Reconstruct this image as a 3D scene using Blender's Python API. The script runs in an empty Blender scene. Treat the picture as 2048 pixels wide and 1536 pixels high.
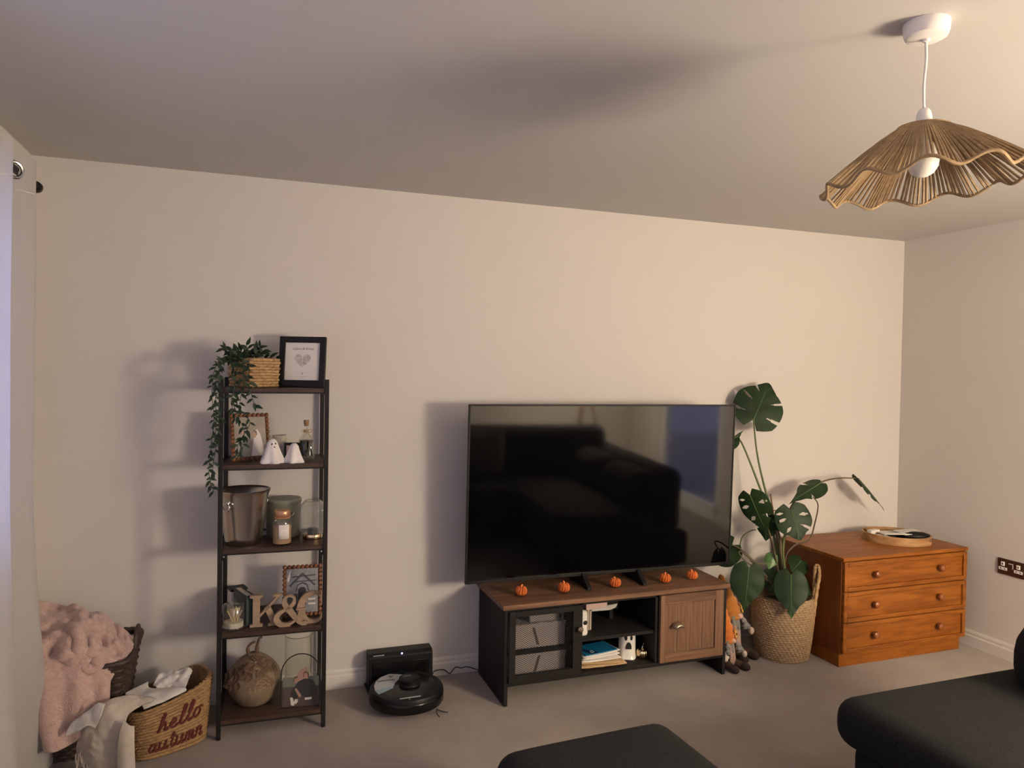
import bpy, bmesh, math, random
from mathutils import Vector, Matrix, noise
import mathutils
random.seed(7)
PI = math.pi
S = bpy.context.scene
COL = S.collection
V = Vector

# ------------------------------------------------------------------ camera
FPX = 1458.97
YAW, PITCH, ROLL = 0.3446, -0.0200, 0.0166
CAM = V((-3.9123, -3.548, 1.543))
ROOM_L, ROOM_H, ROOM_F = -4.775, 2.4, -4.75      # left wall x, height, wall behind the camera
cy, sy, cp, sp, cr, sr = math.cos(YAW), math.sin(YAW), math.cos(PITCH), math.sin(PITCH), math.cos(ROLL), math.sin(ROLL)
_f, _r = V((sy, cy, 0)), V((cy, -sy, 0))
CF = _f * cp + V((0, 0, sp))
_u = V((0, 0, cp)) - _f * sp
CR = _r * cr + _u * sr
CU = _u * cr - _r * sr
cam_d = bpy.data.cameras.new('camera')
cam_d.sensor_width = 36.0
cam_d.lens = FPX / 2048 * 36.0
cam_d.clip_start = 0.02
cam = bpy.data.objects.new('camera', cam_d)
COL.objects.link(cam)
cam.matrix_world = Matrix(((CR.x, CU.x, -CF.x, CAM.x), (CR.y, CU.y, -CF.y, CAM.y), (CR.z, CU.z, -CF.z, CAM.z), (0, 0, 0, 1)))
S.camera = cam

# ------------------------------------------------------------------ light
LAMP_STRENGTH = 112.0
BULB_STRENGTH = 620.0
LAMP_COLOR = (1.0, 0.82, 0.60, 1)
SKY = (0.98, 1.10, 2.1, 1)
SKY_STRENGTH = 1.0
S.view_settings.view_transform = 'Standard'
S.view_settings.look = 'None'
S.view_settings.exposure = 0.0
S.view_settings.gamma = 1.0
S.view_settings.use_curve_mapping = False
w = bpy.data.worlds.new('dusk_sky')
S.world = w
w.use_nodes = True
bgn = w.node_tree.nodes['Background']
bgn.inputs['Color'].default_value = SKY
bgn.inputs['Strength'].default_value = SKY_STRENGTH

# ------------------------------------------------------------------ helpers
def ray(px, py):
    return CF + CR * ((px - 1024) / FPX) - CU * ((py - 768) / FPX)
def at(px, py, y):                      # point seen at a pixel, at world depth y
    d = ray(px, py)
    return CAM + d * ((y - CAM.y) / d.y)
def atz(px, py, z):
    d = ray(px, py)
    return CAM + d * ((z - CAM.z) / d.z)

MATS = {}
def mat(name, color, rough=0.6, metal=0.0, var=None, var_scale=8.0, var_stretch=(1, 1, 1), bump=0.0, bump_scale=60.0,
        bump_stretch=(1, 1, 1), spec=0.5, sheen=0.0, emit=None, emit_s=0.0, transl=0.0, detail=4.0, distort=0.0, ior=None, coat=0.0):
    m = bpy.data.materials.new(name)
    m.use_nodes = True
    nt = m.node_tree
    N, L = nt.nodes, nt.links
    b = N['Principled BSDF']
    b.inputs['Base Color'].default_value = (*color, 1)
    b.inputs['Roughness'].default_value = rough
    b.inputs['Metallic'].default_value = metal
    b.inputs['Specular IOR Level'].default_value = spec
    if ior: b.inputs['IOR'].default_value = ior
    if sheen: b.inputs['Sheen Weight'].default_value = sheen
    if coat: b.inputs['Coat Weight'].default_value = coat
    if emit:
        b.inputs['Emission Color'].default_value = (*emit, 1)
        b.inputs['Emission Strength'].default_value = emit_s
    tc = N.new('ShaderNodeTexCoord')
    if var:
        mp = N.new('ShaderNodeMapping'); mp.inputs['Scale'].default_value = var_stretch
        L.new(tc.outputs['Object'], mp.inputs['Vector'])
        nz = N.new('ShaderNodeTexNoise'); nz.inputs['Scale'].default_value = var_scale
        nz.inputs['Detail'].default_value = detail; nz.inputs['Distortion'].default_value = distort
        L.new(mp.outputs['Vector'], nz.inputs['Vector'])
        rp = N.new('ShaderNodeValToRGB')
        rp.color_ramp.elements[0].position = 0.32; rp.color_ramp.elements[0].color = (*color, 1)
        rp.color_ramp.elements[1].position = 0.68; rp.color_ramp.elements[1].color = (*var, 1)
        L.new(nz.outputs['Fac'], rp.inputs['Fac'])
        L.new(rp.outputs['Color'], b.inputs['Base Color'])
    if bump:
        mp2 = N.new('ShaderNodeMapping'); mp2.inputs['Scale'].default_value = bump_stretch
        L.new(tc.outputs['Object'], mp2.inputs['Vector'])
        n2 = N.new('ShaderNodeTexNoise'); n2.inputs['Scale'].default_value = bump_scale; n2.inputs['Detail'].default_value = 3.0
        L.new(mp2.outputs['Vector'], n2.inputs['Vector'])
        bp = N.new('ShaderNodeBump'); bp.inputs['Strength'].default_value = bump; bp.inputs['Distance'].default_value = 0.004
        L.new(n2.outputs['Fac'], bp.inputs['Height']); L.new(bp.outputs['Normal'], b.inputs['Normal'])
    if transl:
        t = N.new('ShaderNodeBsdfTranslucent'); t.inputs['Color'].default_value = (*color, 1)
        mx = N.new('ShaderNodeMixShader'); mx.inputs['Fac'].default_value = transl
        L.new(b.outputs['BSDF'], mx.inputs[1]); L.new(t.outputs['BSDF'], mx.inputs[2])
        L.new(mx.outputs['Shader'], N['Material Output'].inputs['Surface'])
    MATS[name] = m
    return m
def glass(name, tint=(0.94, 0.95, 0.94), refl=1.0, grazing=0.55, haze=0.0):
    m = bpy.data.materials.new(name); m.use_nodes = True
    nt = m.node_tree; N, L = nt.nodes, nt.links
    N.remove(N['Principled BSDF'])
    tr = N.new('ShaderNodeBsdfTransparent'); tr.inputs['Color'].default_value = (*tint, 1)
    gl = N.new('ShaderNodeBsdfGlossy'); gl.inputs['Roughness'].default_value = 0.03
    gl.inputs['Color'].default_value = (refl, refl, refl, 1)
    lw = N.new('ShaderNodeLayerWeight'); lw.inputs['Blend'].default_value = 0.5
    pw = N.new('ShaderNodeMath'); pw.operation = 'POWER'; pw.inputs[1].default_value = 3.5
    fr = N.new('ShaderNodeMath'); fr.operation = 'MULTIPLY_ADD'; fr.inputs[1].default_value = grazing; fr.inputs[2].default_value = 0.045
    L.new(lw.outputs['Facing'], pw.inputs[0]); L.new(pw.outputs[0], fr.inputs[0])
    if haze:
        df = N.new('ShaderNodeBsdfDiffuse'); df.inputs['Color'].default_value = (0.62, 0.62, 0.58, 1)
        m2 = N.new('ShaderNodeMixShader'); m2.inputs['Fac'].default_value = haze
        L.new(tr.outputs['BSDF'], m2.inputs[1]); L.new(df.outputs['BSDF'], m2.inputs[2])
        tr = m2
    mx = N.new('ShaderNodeMixShader')
    L.new(fr.outputs[0], mx.inputs['Fac']); L.new(tr.outputs[0], mx.inputs[1]); L.new(gl.outputs['BSDF'], mx.inputs[2])
    L.new(mx.outputs['Shader'], N['Material Output'].inputs['Surface'])
    MATS[name] = m
    return m
def wood(name, c1, c2, c3, stretch=(1.5, 22, 22), rough=0.45, scale=2.2, wave=0.0, coat=0.0):
    m = bpy.data.materials.new(name); m.use_nodes = True
    nt = m.node_tree; N, L = nt.nodes, nt.links
    b = N['Principled BSDF']; b.inputs['Roughness'].default_value = rough; b.inputs['Specular IOR Level'].default_value = 0.3
    if coat:
        b.inputs['Coat Weight'].default_value = coat; b.inputs['Coat Roughness'].default_value = 0.25
    tc = N.new('ShaderNodeTexCoord'); mp = N.new('ShaderNodeMapping'); mp.inputs['Scale'].default_value = stretch
    L.new(tc.outputs['Object'], mp.inputs['Vector'])
    n1 = N.new('ShaderNodeTexNoise'); n1.inputs['Scale'].default_value = scale; n1.inputs['Detail'].default_value = 6
    n1.inputs['Distortion'].default_value = 0.6 + wave
    L.new(mp.outputs['Vector'], n1.inputs['Vector'])
    rp = N.new('ShaderNodeValToRGB'); e = rp.color_ramp.elements
    e[0].position = 0.3; e[0].color = (*c1, 1); e[1].position = 0.7; e[1].color = (*c3, 1)
    x = e.new(0.5); x.color = (*c2, 1)
    L.new(n1.outputs['Fac'], rp.inputs['Fac']); L.new(rp.outputs['Color'], b.inputs['Base Color'])
    bp = N.new('ShaderNodeBump'); bp.inputs['Strength'].default_value = 0.12; bp.inputs['Distance'].default_value = 0.002
    L.new(n1.outputs['Fac'], bp.inputs['Height']); L.new(bp.outputs['Normal'], b.inputs['Normal'])
    MATS[name] = m
    return m

class MB:
    """collects simple solids into one mesh"""
    def __init__(s): s.v = []; s.f = []; s.mi = 0
    def add(s, vs, fs, m=None):
        o = len(s.v)
        for p in vs:
            p = V(p)
            s.v.append(m @ p if m is not None else p)
        for f in fs: s.f.append((tuple(i + o for i in f), s.mi))
        return s
    def box(s, x0, x1, y0, y1, z0, z1, m=None):
        vs = [(x, y, z) for z in (z0, z1) for y in (y0, y1) for x in (x0, x1)]
        return s.add(vs, [(0, 2, 3, 1), (4, 5, 7, 6), (0, 1, 5, 4), (1, 3, 7, 5), (3, 2, 6, 7), (2, 0, 4, 6)], m)
    def prism(s, pts, y0, y1, m=None):            # outline in x,z extruded along y
        n = len(pts)
        vs = [(x, y0, z) for x, z in pts] + [(x, y1, z) for x, z in pts]
        fs = [tuple(range(n)), tuple(range(2 * n - 1, n - 1, -1))]
        fs += [(i, i + n, (i + 1) % n + n, (i + 1) % n) for i in range(n)]
        return s.add(vs, fs, m)
    def flat(s, pts, y, m=None):
        return s.add([(x, y, z) for x, z in pts], [tuple(range(len(pts)))], m)
    def grid(s, rows, cu=False, cv=False, m=None):
        nu, nv = len(rows), len(rows[0])
        vs = [p for r in rows for p in r]
        fs = []
        for i in range(nu if cu else nu - 1):
            for j in range(nv if cv else nv - 1):
                a, b = i, (i + 1) % nu
                c, d = j, (j + 1) % nv
                fs.append((a * nv + c, a * nv + d, b * nv + d, b * nv + c))
        return s.add(vs, fs, m)
    def tube(s, pts, r, n=8, closed=False, caps=True, m=None, flat=1.0):
        pts = [V(p) for p in pts]
        k = len(pts)
        rr = r if isinstance(r, (list, tuple)) else [r] * k
        rings = []
        up = None
        for i, p in enumerate(pts):
            if closed: t = pts[(i + 1) % k] - pts[(i - 1) % k]
            else: t = pts[min(i + 1, k - 1)] - pts[max(i - 1, 0)]
            if t.length < 1e-9: t = V((0, 0, 1))
            t.normalize()
            if up is None:
                up = V((0, 0, 1)) if abs(t.z) < 0.9 else V((0, 1, 0))
            a = t.cross(up)
            if a.length < 1e-6: a = t.cross(V((1, 0, 0)))
            a.normalize(); bb = a.cross(t).normalized(); up = bb
            rings.append([p + (a * math.cos(2 * PI * j / n) + bb * math.sin(2 * PI * j / n) * flat) * rr[i] for j in range(n)])
        s.grid(rings, cu=closed, cv=True, m=m)
        if caps and not closed:
            o = len(s.v) - k * n
            s.f.append((tuple(o + j for j in range(n - 1, -1, -1)), s.mi))
            s.f.append((tuple(o + (k - 1) * n + j for j in range(n)), s.mi))
        return s
    def lathe(s, prof, n=32, c=(0, 0, 0), m=None, mod=None, cap0=False, cap1=False):
        rows = []
        for r, z in prof:
            row = []
            for j in range(n):
                th = 2 * PI * j / n
                q = mod(th, r, z) if mod else (r, z)
                row.append(V((c[0] + q[0] * math.cos(th), c[1] + q[0] * math.sin(th), c[2] + q[1])))
            rows.append(row)
        o = len(s.v)
        s.grid(rows, cv=True, m=m)
        if cap0: s.f.append((tuple(o + j for j in range(n)), s.mi))
        if cap1: s.f.append((tuple(o + (len(prof) - 1) * n + j for j in range(n)), s.mi))
        return s
    def ball(s, c, r, n=14, k=9, m=None):
        if not isinstance(r, (list, tuple)): r = (r, r, r)
        rows = []
        for i in range(1, k):
            ph = PI * i / k
            rows.append([V((c[0] + r[0] * math.sin(ph) * math.cos(2 * PI * j / n), c[1] + r[1] * math.sin(ph) * math.sin(2 * PI * j / n), c[2] - r[2] * math.cos(ph))) for j in range(n)])
        o = len(s.v)
        s.grid(rows, cv=True, m=m)
        b = len(s.v)
        q = [V((c[0], c[1], c[2] - r[2])), V((c[0], c[1], c[2] + r[2]))]
        s.v += [m @ p if m is not None else p for p in q]
        for j in range(n):
            s.f.append(((b, o + (j + 1) % n, o + j), s.mi))
            e = o + (k - 2) * n
            s.f.append(((b + 1, e + j, e + (j + 1) % n), s.mi))
        return s

def cat(pts, k=6, closed=False):          # smooth curve through points
    pts = [V(p) for p in pts]; n = len(pts); out = []
    rng = n if closed else n - 1
    for i in range(rng):
        g = (lambda q: pts[q % n]) if closed else (lambda q: pts[max(0, min(n - 1, q))])
        p0, p1, p2, p3 = g(i - 1), g(i), g(i + 1), g(i + 2)
        for t in range(k):
            t /= k
            out.append(0.5 * ((2 * p1) + (p2 - p0) * t + (2 * p0 - 5 * p1 + 4 * p2 - p3) * t * t + (3 * p1 - p0 - 3 * p2 + p3) * t ** 3))
    if not closed: out.append(pts[-1].copy())
    return out
def patch(ctrl, ku=6, kv=6):              # smooth surface through a grid of points
    rows = [cat(r, kv) for r in ctrl]
    cols = [cat([rows[i][j] for i in range(len(rows))], ku) for j in range(len(rows[0]))]
    return [[cols[j][i] for j in range(len(cols))] for i in range(len(cols[0]))]
def nz(p, sc=1.0, off=0.0): return noise.noise(V((p[0] * sc + off, p[1] * sc + off * 1.7, p[2] * sc - off)))

def mesh_of(name, mb, mats, smooth=40):
    me = bpy.data.meshes.new(name)
    me.from_pydata([tuple(p) for p in mb.v], [], [f for f, _ in mb.f])
    if not isinstance(mats, (list, tuple)): mats = [mats]
    for m in mats: me.materials.append(MATS[m] if isinstance(m, str) else m)
    me.polygons.foreach_set('material_index', [i for _, i in mb.f])
    bm = bmesh.new(); bm.from_mesh(me)
    bmesh.ops.recalc_face_normals(bm, faces=bm.faces)
    bm.to_mesh(me); bm.free()
    if smooth:
        me.polygons.foreach_set('use_smooth', [True] * len(me.polygons))
        me.set_sharp_from_angle(angle=math.radians(smooth))
    me.update()
    return me
def part(name, mb, mats, parent=None, smooth=40, bevel=0, seg=2, solid=0, sub=0, label=None, kind=None):
    o = bpy.data.objects.new(name, mesh_of(name, mb, mats, smooth))
    COL.objects.link(o)
    if parent: o.parent = parent
    if solid:
        md = o.modifiers.new('solid', 'SOLIDIFY'); md.thickness = solid; md.offset = 0
    if bevel:
        md = o.modifiers.new('bevel', 'BEVEL'); md.width = bevel; md.segments = seg; md.limit_method = 'ANGLE'; md.angle_limit = math.radians(30)
    if sub:
        md = o.modifiers.new('sub', 'SUBSURF'); md.levels = sub; md.render_levels = sub
    if label: o['label'] = label
    if kind: o['kind'] = kind
    return o
def tag(o, label, cat_, group=None):
    o['label'] = label; o['category'] = cat_
    if group: o['group'] = group
    return o
def thing(name, label, cat_, loc=(0, 0, 0), rz=0, group=None):
    o = bpy.data.objects.new(name, None); o.empty_display_size = 0.05
    COL.objects.link(o); o.location = loc; o.rotation_euler = (0, 0, rz)
    return tag(o, label, cat_, group)
def struct(name, mb, mats, parent=None, label=None, **kw):
    o = part(name, mb, mats, parent, **kw)
    o['kind'] = 'structure'
    if label: o['label'] = label
    return o
def inst(src, parent, M, name=None):      # another piece sharing mesh data
    o = src.copy(); COL.objects.link(o); o.parent = parent; o.matrix_local = M
    if name: o.name = name
    return o
def T(x=0, y=0, z=0): return Matrix.Translation((x, y, z))
def RX(a): return Matrix.Rotation(a, 4, 'X')
def RY(a): return Matrix.Rotation(a, 4, 'Y')
def RZ(a): return Matrix.Rotation(a, 4, 'Z')
def align(p, d, up=V((0, 0, 1))):          # frame at p with local +y along d
    d = V(d).normalized(); x = d.cross(up)
    if x.length < 1e-5: x = V((1, 0, 0))
    x.normalize(); z = x.cross(d).normalized()
    return Matrix(((x.x, d.x, z.x, p[0]), (x.y, d.y, z.y, p[1]), (x.z, d.z, z.z, p[2]), (0, 0, 0, 1)))
def text_mesh(body, size, shear=0.0):
    c = bpy.data.curves.new('lettering', 'FONT'); c.body = body; c.size = size; c.shear = shear
    c.align_x = 'CENTER'; c.extrude = 0.0002; c.resolution_u = 2
    o = bpy.data.objects.new('lettering', c); COL.objects.link(o)
    dg = bpy.context.evaluated_depsgraph_get()
    me = bpy.data.meshes.new_from_object(o.evaluated_get(dg))
    bpy.data.objects.remove(o)
    return me
def lettering(body, size, matname, parent, M, shear=0.0, name='lettering'):
    me = text_mesh(body, size, shear); me.materials.clear(); me.materials.append(MATS[matname])
    o = bpy.data.objects.new(name, me); COL.objects.link(o); o.parent = parent; o.matrix_local = M
    return o

# ------------------------------------------------------------------ materials
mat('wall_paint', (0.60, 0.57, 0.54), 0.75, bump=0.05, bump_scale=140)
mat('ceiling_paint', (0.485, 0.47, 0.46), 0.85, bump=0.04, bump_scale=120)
mat('white_gloss', (0.62, 0.59, 0.56), 0.4)
mat('carpet', (0.225, 0.182, 0.158), 0.95, var=(0.275, 0.225, 0.195), var_scale=5, bump=0.9, bump_scale=260, sheen=0.25, detail=8)
mat('curtain', (0.72, 0.705, 0.70), 0.9, transl=0.56, bump=0.2, bump_scale=300)
mat('chrome', (0.75, 0.74, 0.72), 0.18, 1.0)
mat('steel', (0.60, 0.57, 0.53), 0.24, 1.0)
MATS['steel'].node_tree.nodes['Principled BSDF'].inputs['Anisotropic'].default_value = 0.75
mat('black_metal', (0.013, 0.011, 0.0105), 0.5, spec=0.25)
mat('black_wood', (0.012, 0.0105, 0.0105), 0.6, var=(0.016, 0.014, 0.0135), var_scale=3, var_stretch=(2, 2, 18), spec=0.2)
mat('black_plastic', (0.008, 0.008, 0.0085), 0.45, spec=0.22)
mat('black_gloss', (0.006, 0.006, 0.0065), 0.18, spec=0.3)
mat('screen', (0.002, 0.002, 0.0025), 0.06, ior=1.52)
mat('black_frame', (0.013, 0.0115, 0.011), 0.5, spec=0.25)
wood('walnut', (0.085, 0.042, 0.024), (0.15, 0.078, 0.044), (0.23, 0.125, 0.072), stretch=(1.2, 20, 20))
wood('walnut_upright', (0.095, 0.050, 0.030), (0.165, 0.090, 0.053), (0.23, 0.132, 0.080), stretch=(20, 20, 1.2))
wood('dark_shelf_wood', (0.030, 0.017, 0.013), (0.052, 0.030, 0.022), (0.075, 0.043, 0.030), stretch=(1.5, 24, 24), rough=0.4)
wood('teak', (0.175, 0.050, 0.005), (0.245, 0.076, 0.008), (0.31, 0.105, 0.012), stretch=(1.6, 9, 12), rough=0.45, wave=0.8)
wood('teak_side', (0.13, 0.034, 0.007), (0.17, 0.046, 0.009), (0.20, 0.058, 0.012), stretch=(10, 10, 1.4), rough=0.45, coat=0.08)
wood('teak_knob', (0.16, 0.045, 0.012), (0.22, 0.065, 0.016), (0.28, 0.085, 0.022), stretch=(20, 4, 20), rough=0.3, coat=0.5)
wood('mango_wood', (0.24, 0.12, 0.045), (0.36, 0.20, 0.085), (0.45, 0.27, 0.13), stretch=(4, 4, 16), rough=0.45)
wood('letter_wood', (0.27, 0.185, 0.12), (0.31, 0.22, 0.145), (0.36, 0.255, 0.175), stretch=(3, 30, 30), rough=0.6)
wood('bead_wood', (0.14, 0.055, 0.026), (0.20, 0.083, 0.040), (0.27, 0.12, 0.06), stretch=(40, 40, 40), rough=0.4)
wood('cork', (0.22, 0.12, 0.06), (0.30, 0.17, 0.09), (0.36, 0.22, 0.13), stretch=(60, 60, 60), rough=0.8)
mat('seagrass', (0.27, 0.175, 0.085), 0.75, var=(0.44, 0.31, 0.17), var_scale=70, bump=0.6, bump_scale=160)
mat('seagrass_pale', (0.34, 0.20, 0.085), 0.75, var=(0.52, 0.34, 0.165), var_scale=60, bump=0.5, bump_scale=150)
mat('seagrass_orange', (0.19, 0.105, 0.042), 0.75, var=(0.36, 0.215, 0.09), var_scale=50, var_stretch=(1, 1, 3), bump=0.5, bump_scale=120)
mat('wicker', (0.030, 0.019, 0.014), 0.6, var=(0.062, 0.039, 0.027), var_scale=40, bump=0.4, bump_scale=120)
mat('raffia', (0.24, 0.155, 0.075), 0.75, var=(0.36, 0.245, 0.125), var_scale=60, bump=0.3, bump_scale=200)
mat('white_plastic', (0.78, 0.75, 0.72), 0.35)
mat('pearl', (0.80, 0.78, 0.72), 0.22, spec=0.6)
mat('pink_plush', (0.46, 0.315, 0.275), 1.0, var=(0.55, 0.39, 0.345), var_scale=60, bump=1.0, bump_scale=200, sheen=0.25)
mat('cream_cloth', (0.42, 0.37, 0.315), 0.95, var=(0.50, 0.445, 0.385), var_scale=30, bump=0.4, bump_scale=320)
mat('white_cloth', (0.58, 0.555, 0.53), 0.95, bump=0.4, bump_scale=260)
mat('charcoal_fabric', (0.011, 0.0112, 0.0118), 0.95, var=(0.023, 0.0232, 0.0238), var_scale=200, bump=0.5, bump_scale=420, spec=0.08, sheen=0.02, detail=2)
mat('cushion_fabric', (0.42, 0.37, 0.31), 0.95, bump=0.3, bump_scale=300)
mat('leaf_green', (0.011, 0.026, 0.0095), 0.5, var=(0.018, 0.040, 0.014), var_scale=9, spec=0.22)
mat('leaf_young', (0.06, 0.13, 0.03), 0.4, var=(0.08, 0.17, 0.05), var_scale=9)
mat('stem_green', (0.07, 0.11, 0.03), 0.5, var=(0.13, 0.17, 0.05), var_scale=10)
mat('stem_brown', (0.07, 0.05, 0.025), 0.6, var=(0.12, 0.09, 0.045), var_scale=14)
mat('bamboo', (0.17, 0.11, 0.05), 0.6)
mat('soil', (0.025, 0.017, 0.012), 1.0, bump=1, bump_scale=90)
mat('ivy_green', (0.012, 0.026, 0.013), 0.55, var=(0.028, 0.052, 0.024), var_scale=16, spec=0.3)
mat('ivy_stem', (0.045, 0.06, 0.025), 0.6)
mat('paper', (0.74, 0.70, 0.66), 0.7)
mat('paper_grey', (0.52, 0.49, 0.46), 0.7, var=(0.60, 0.57, 0.54), var_scale=20)
mat('print_grey', (0.40, 0.35, 0.33), 0.8, var=(0.66, 0.61, 0.58), var_scale=90, detail=8)
mat('ink', (0.12, 0.11, 0.12), 0.8)
mat('kraft', (0.42, 0.28, 0.14), 0.8, var=(0.50, 0.34, 0.19), var_scale=20)
mat('ceramic_white', (0.76, 0.74, 0.69), 0.18, spec=0.6)
mat('clay_white', (0.72, 0.68, 0.66), 0.7, bump=0.2, bump_scale=90)
mat('stone_cream', (0.58, 0.53, 0.42), 0.6, var=(0.66, 0.61, 0.50), var_scale=30)
mat('black_void', (0.006, 0.005, 0.005), 0.7)
mat('sage_green', (0.17, 0.17, 0.13), 0.45)
mat('wax_brown', (0.40, 0.25, 0.15), 0.45)
mat('copper', (0.50, 0.27, 0.15), 0.35, 0.7)
mat('gold', (0.72, 0.55, 0.32), 0.2, 1.0)
mat('brass_old', (0.42, 0.36, 0.26), 0.35, 1.0)
mat('sand', (0.17, 0.125, 0.078), 0.9, var=(0.24, 0.18, 0.115), var_scale=18, bump=0.7, bump_scale=55, bump_stretch=(1, 1, 5))
mat('carved_leaf', (0.09, 0.050, 0.026), 0.8, var=(0.15, 0.09, 0.05), var_scale=20)
mat('carved_light', (0.27, 0.19, 0.12), 0.85)
mat('carved_ground', (0.13, 0.085, 0.055), 0.9)
mat('twine', (0.42, 0.30, 0.18), 0.9)
mat('match_wood', (0.62, 0.48, 0.27), 0.8)
mat('wax_cream', (0.55, 0.50, 0.40), 0.6)
mat('book_dark', (0.025, 0.040, 0.036), 0.5)
mat('book_pages', (0.52, 0.46, 0.38), 0.9, bump=0.5, bump_scale=300, bump_stretch=(1, 1, 12))
mat('raffia_orange', (0.46, 0.085, 0.010), 0.7, var=(0.66, 0.16, 0.022), var_scale=70, bump=0.5, bump_scale=240)
mat('raffia_core', (0.16, 0.030, 0.006), 0.9)
mat('raffia_stem', (0.75, 0.22, 0.05), 0.6)
mat('booklet_blue', (0.012, 0.155, 0.33), 0.3)
mat('booklet_navy', (0.008, 0.03, 0.08), 0.3)
mat('mesh_black', (0.02, 0.02, 0.02), 0.4, 0.5)
mat('box_fabric', (0.50, 0.45, 0.43), 0.9, bump=0.3, bump_scale=240)
mat('box_seam', (0.12, 0.10, 0.095), 0.9)
mat('pink_card', (0.58, 0.42, 0.37), 0.7)
mat('hat_orange', (0.60, 0.17, 0.022), 0.95, bump=0.7, bump_scale=230, sheen=0.3)
mat('hat_mustard', (0.46, 0.17, 0.022), 0.95, bump=0.7, bump_scale=230, sheen=0.3)
mat('felt_yellow', (0.75, 0.40, 0.09), 0.95)
mat('nose_skin', (0.70, 0.44, 0.34), 0.8)
mat('wool_grey', (0.27, 0.26, 0.245), 1.0, bump=0.9, bump_scale=180)
mat('felt_brown', (0.085, 0.046, 0.030), 0.95, bump=0.5, bump_scale=260)
mat('felt_dark', (0.040, 0.024, 0.019), 0.95, bump=0.5, bump_scale=260)
mat('felt_cream', (0.64, 0.53, 0.43), 0.95)
mat('felt_pink', (0.42, 0.27, 0.21), 0.95, var=(0.50, 0.33, 0.27), var_scale=40)
mat('yarn_rust', (0.11, 0.018, 0.012), 0.9, bump=0.6, bump_scale=200)
mat('bronze_plate', (0.075, 0.042, 0.030), 0.35, 0.6)
mat('sticker', (0.40, 0.42, 0.44), 0.4)
mat('sticker_grey', (0.13, 0.14, 0.145), 0.5)
mat('sticker_blue', (0.22, 0.33, 0.40), 0.4)
mat('mark_light', (0.42, 0.42, 0.43), 0.5)
mat('led_blue', (0.3, 0.4, 1.0), 0.3, emit=(0.25, 0.35, 1.0), emit_s=14)
mat('shade_glow', (0.8, 0.7, 0.55), 0.9, emit=LAMP_COLOR[:3], emit_s=LAMP_STRENGTH)
mat('bulb_glow', (0.8, 0.7, 0.6), 0.5, emit=LAMP_COLOR[:3], emit_s=BULB_STRENGTH)
mat('tripod_wood', (0.18, 0.10, 0.05), 0.5)
mat('photo_bg', (0.20, 0.165, 0.135), 0.45, var=(0.28, 0.235, 0.195), var_scale=20)
mat('photo_white', (0.62, 0.58, 0.56), 0.5)
mat('photo_skin', (0.40, 0.22, 0.16), 0.5)
mat('photo_dark', (0.022, 0.020, 0.023), 0.5)
mat('photo_grey', (0.20, 0.205, 0.215), 0.5, var=(0.27, 0.275, 0.28), var_scale=70)
mat('photo_slate', (0.060, 0.062, 0.072), 0.5)
mat('photo_pink', (0.42, 0.24, 0.20), 0.5)
mat('photo_brown', (0.12, 0.075, 0.055), 0.5)
mat('photo_green', (0.19, 0.20, 0.16), 0.5)
mat('photo_plum', (0.085, 0.058, 0.058), 0.5)
mat('upvc', (0.78, 0.78, 0.78), 0.4)
mat('paving', (0.46, 0.46, 0.47), 0.9, var=(0.54, 0.54, 0.54), var_scale=3)
glass('clear_glass', (0.93, 0.94, 0.92))
glass('window_glass', (0.95, 0.96, 0.97))
glass('thin_glass', (0.80, 0.78, 0.74))
glass('ribbed_glass', (0.84, 0.85, 0.83), haze=0.20)
glass('jar_glass', (0.88, 0.89, 0.87), haze=0.07, grazing=0.8)
glass('dark_liquid', (0.03, 0.025, 0.03))

# ------------------------------------------------------------------ room shell
TH = 0.12
L_, H_, F_ = ROOM_L, ROOM_H, ROOM_F
struct('floor', MB().box(L_ - TH, TH, F_ - TH, TH, -0.1, 0), 'carpet', label='beige short pile carpet', smooth=0)
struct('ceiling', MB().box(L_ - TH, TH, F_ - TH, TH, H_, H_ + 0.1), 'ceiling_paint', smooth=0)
struct('wall_back', MB().box(L_ - TH, TH, 0, TH, 0, H_), 'wall_paint', smooth=0, label='plain cream wall behind the television')
VX0, VX1 = -4.55, -3.0  # opening for an added, unseen window that fills the back wall with light
struct('wall_front', MB().box(L_ - TH, VX0, F_ - TH, F_, 0, H_).box(VX1, TH, F_ - TH, F_, 0, H_).box(VX0, VX1, F_ - TH, F_, 0, .88).box(VX0, VX1, F_ - TH, F_, 2.12, H_), 'wall_paint', smooth=0)
w2 = struct('added_fill_window', MB().box(VX0, VX0 + .06, F_ - .09, F_ - .03, .88, 2.12).box(VX1 - .06, VX1, F_ - .09, F_ - .03, .88, 2.12)
            .box(VX0, VX1, F_ - .09, F_ - .03, .88, .94).box(VX0, VX1, F_ - .09, F_ - .03, 2.06, 2.12), 'upvc', smooth=0)  # frame of the window added behind the camera to let in fill light
part('pane', MB().box(VX0 + .06, VX1 - .06, F_ - .064, F_ - .058, .94, 2.06), 'window_glass', w2, smooth=0)
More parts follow.
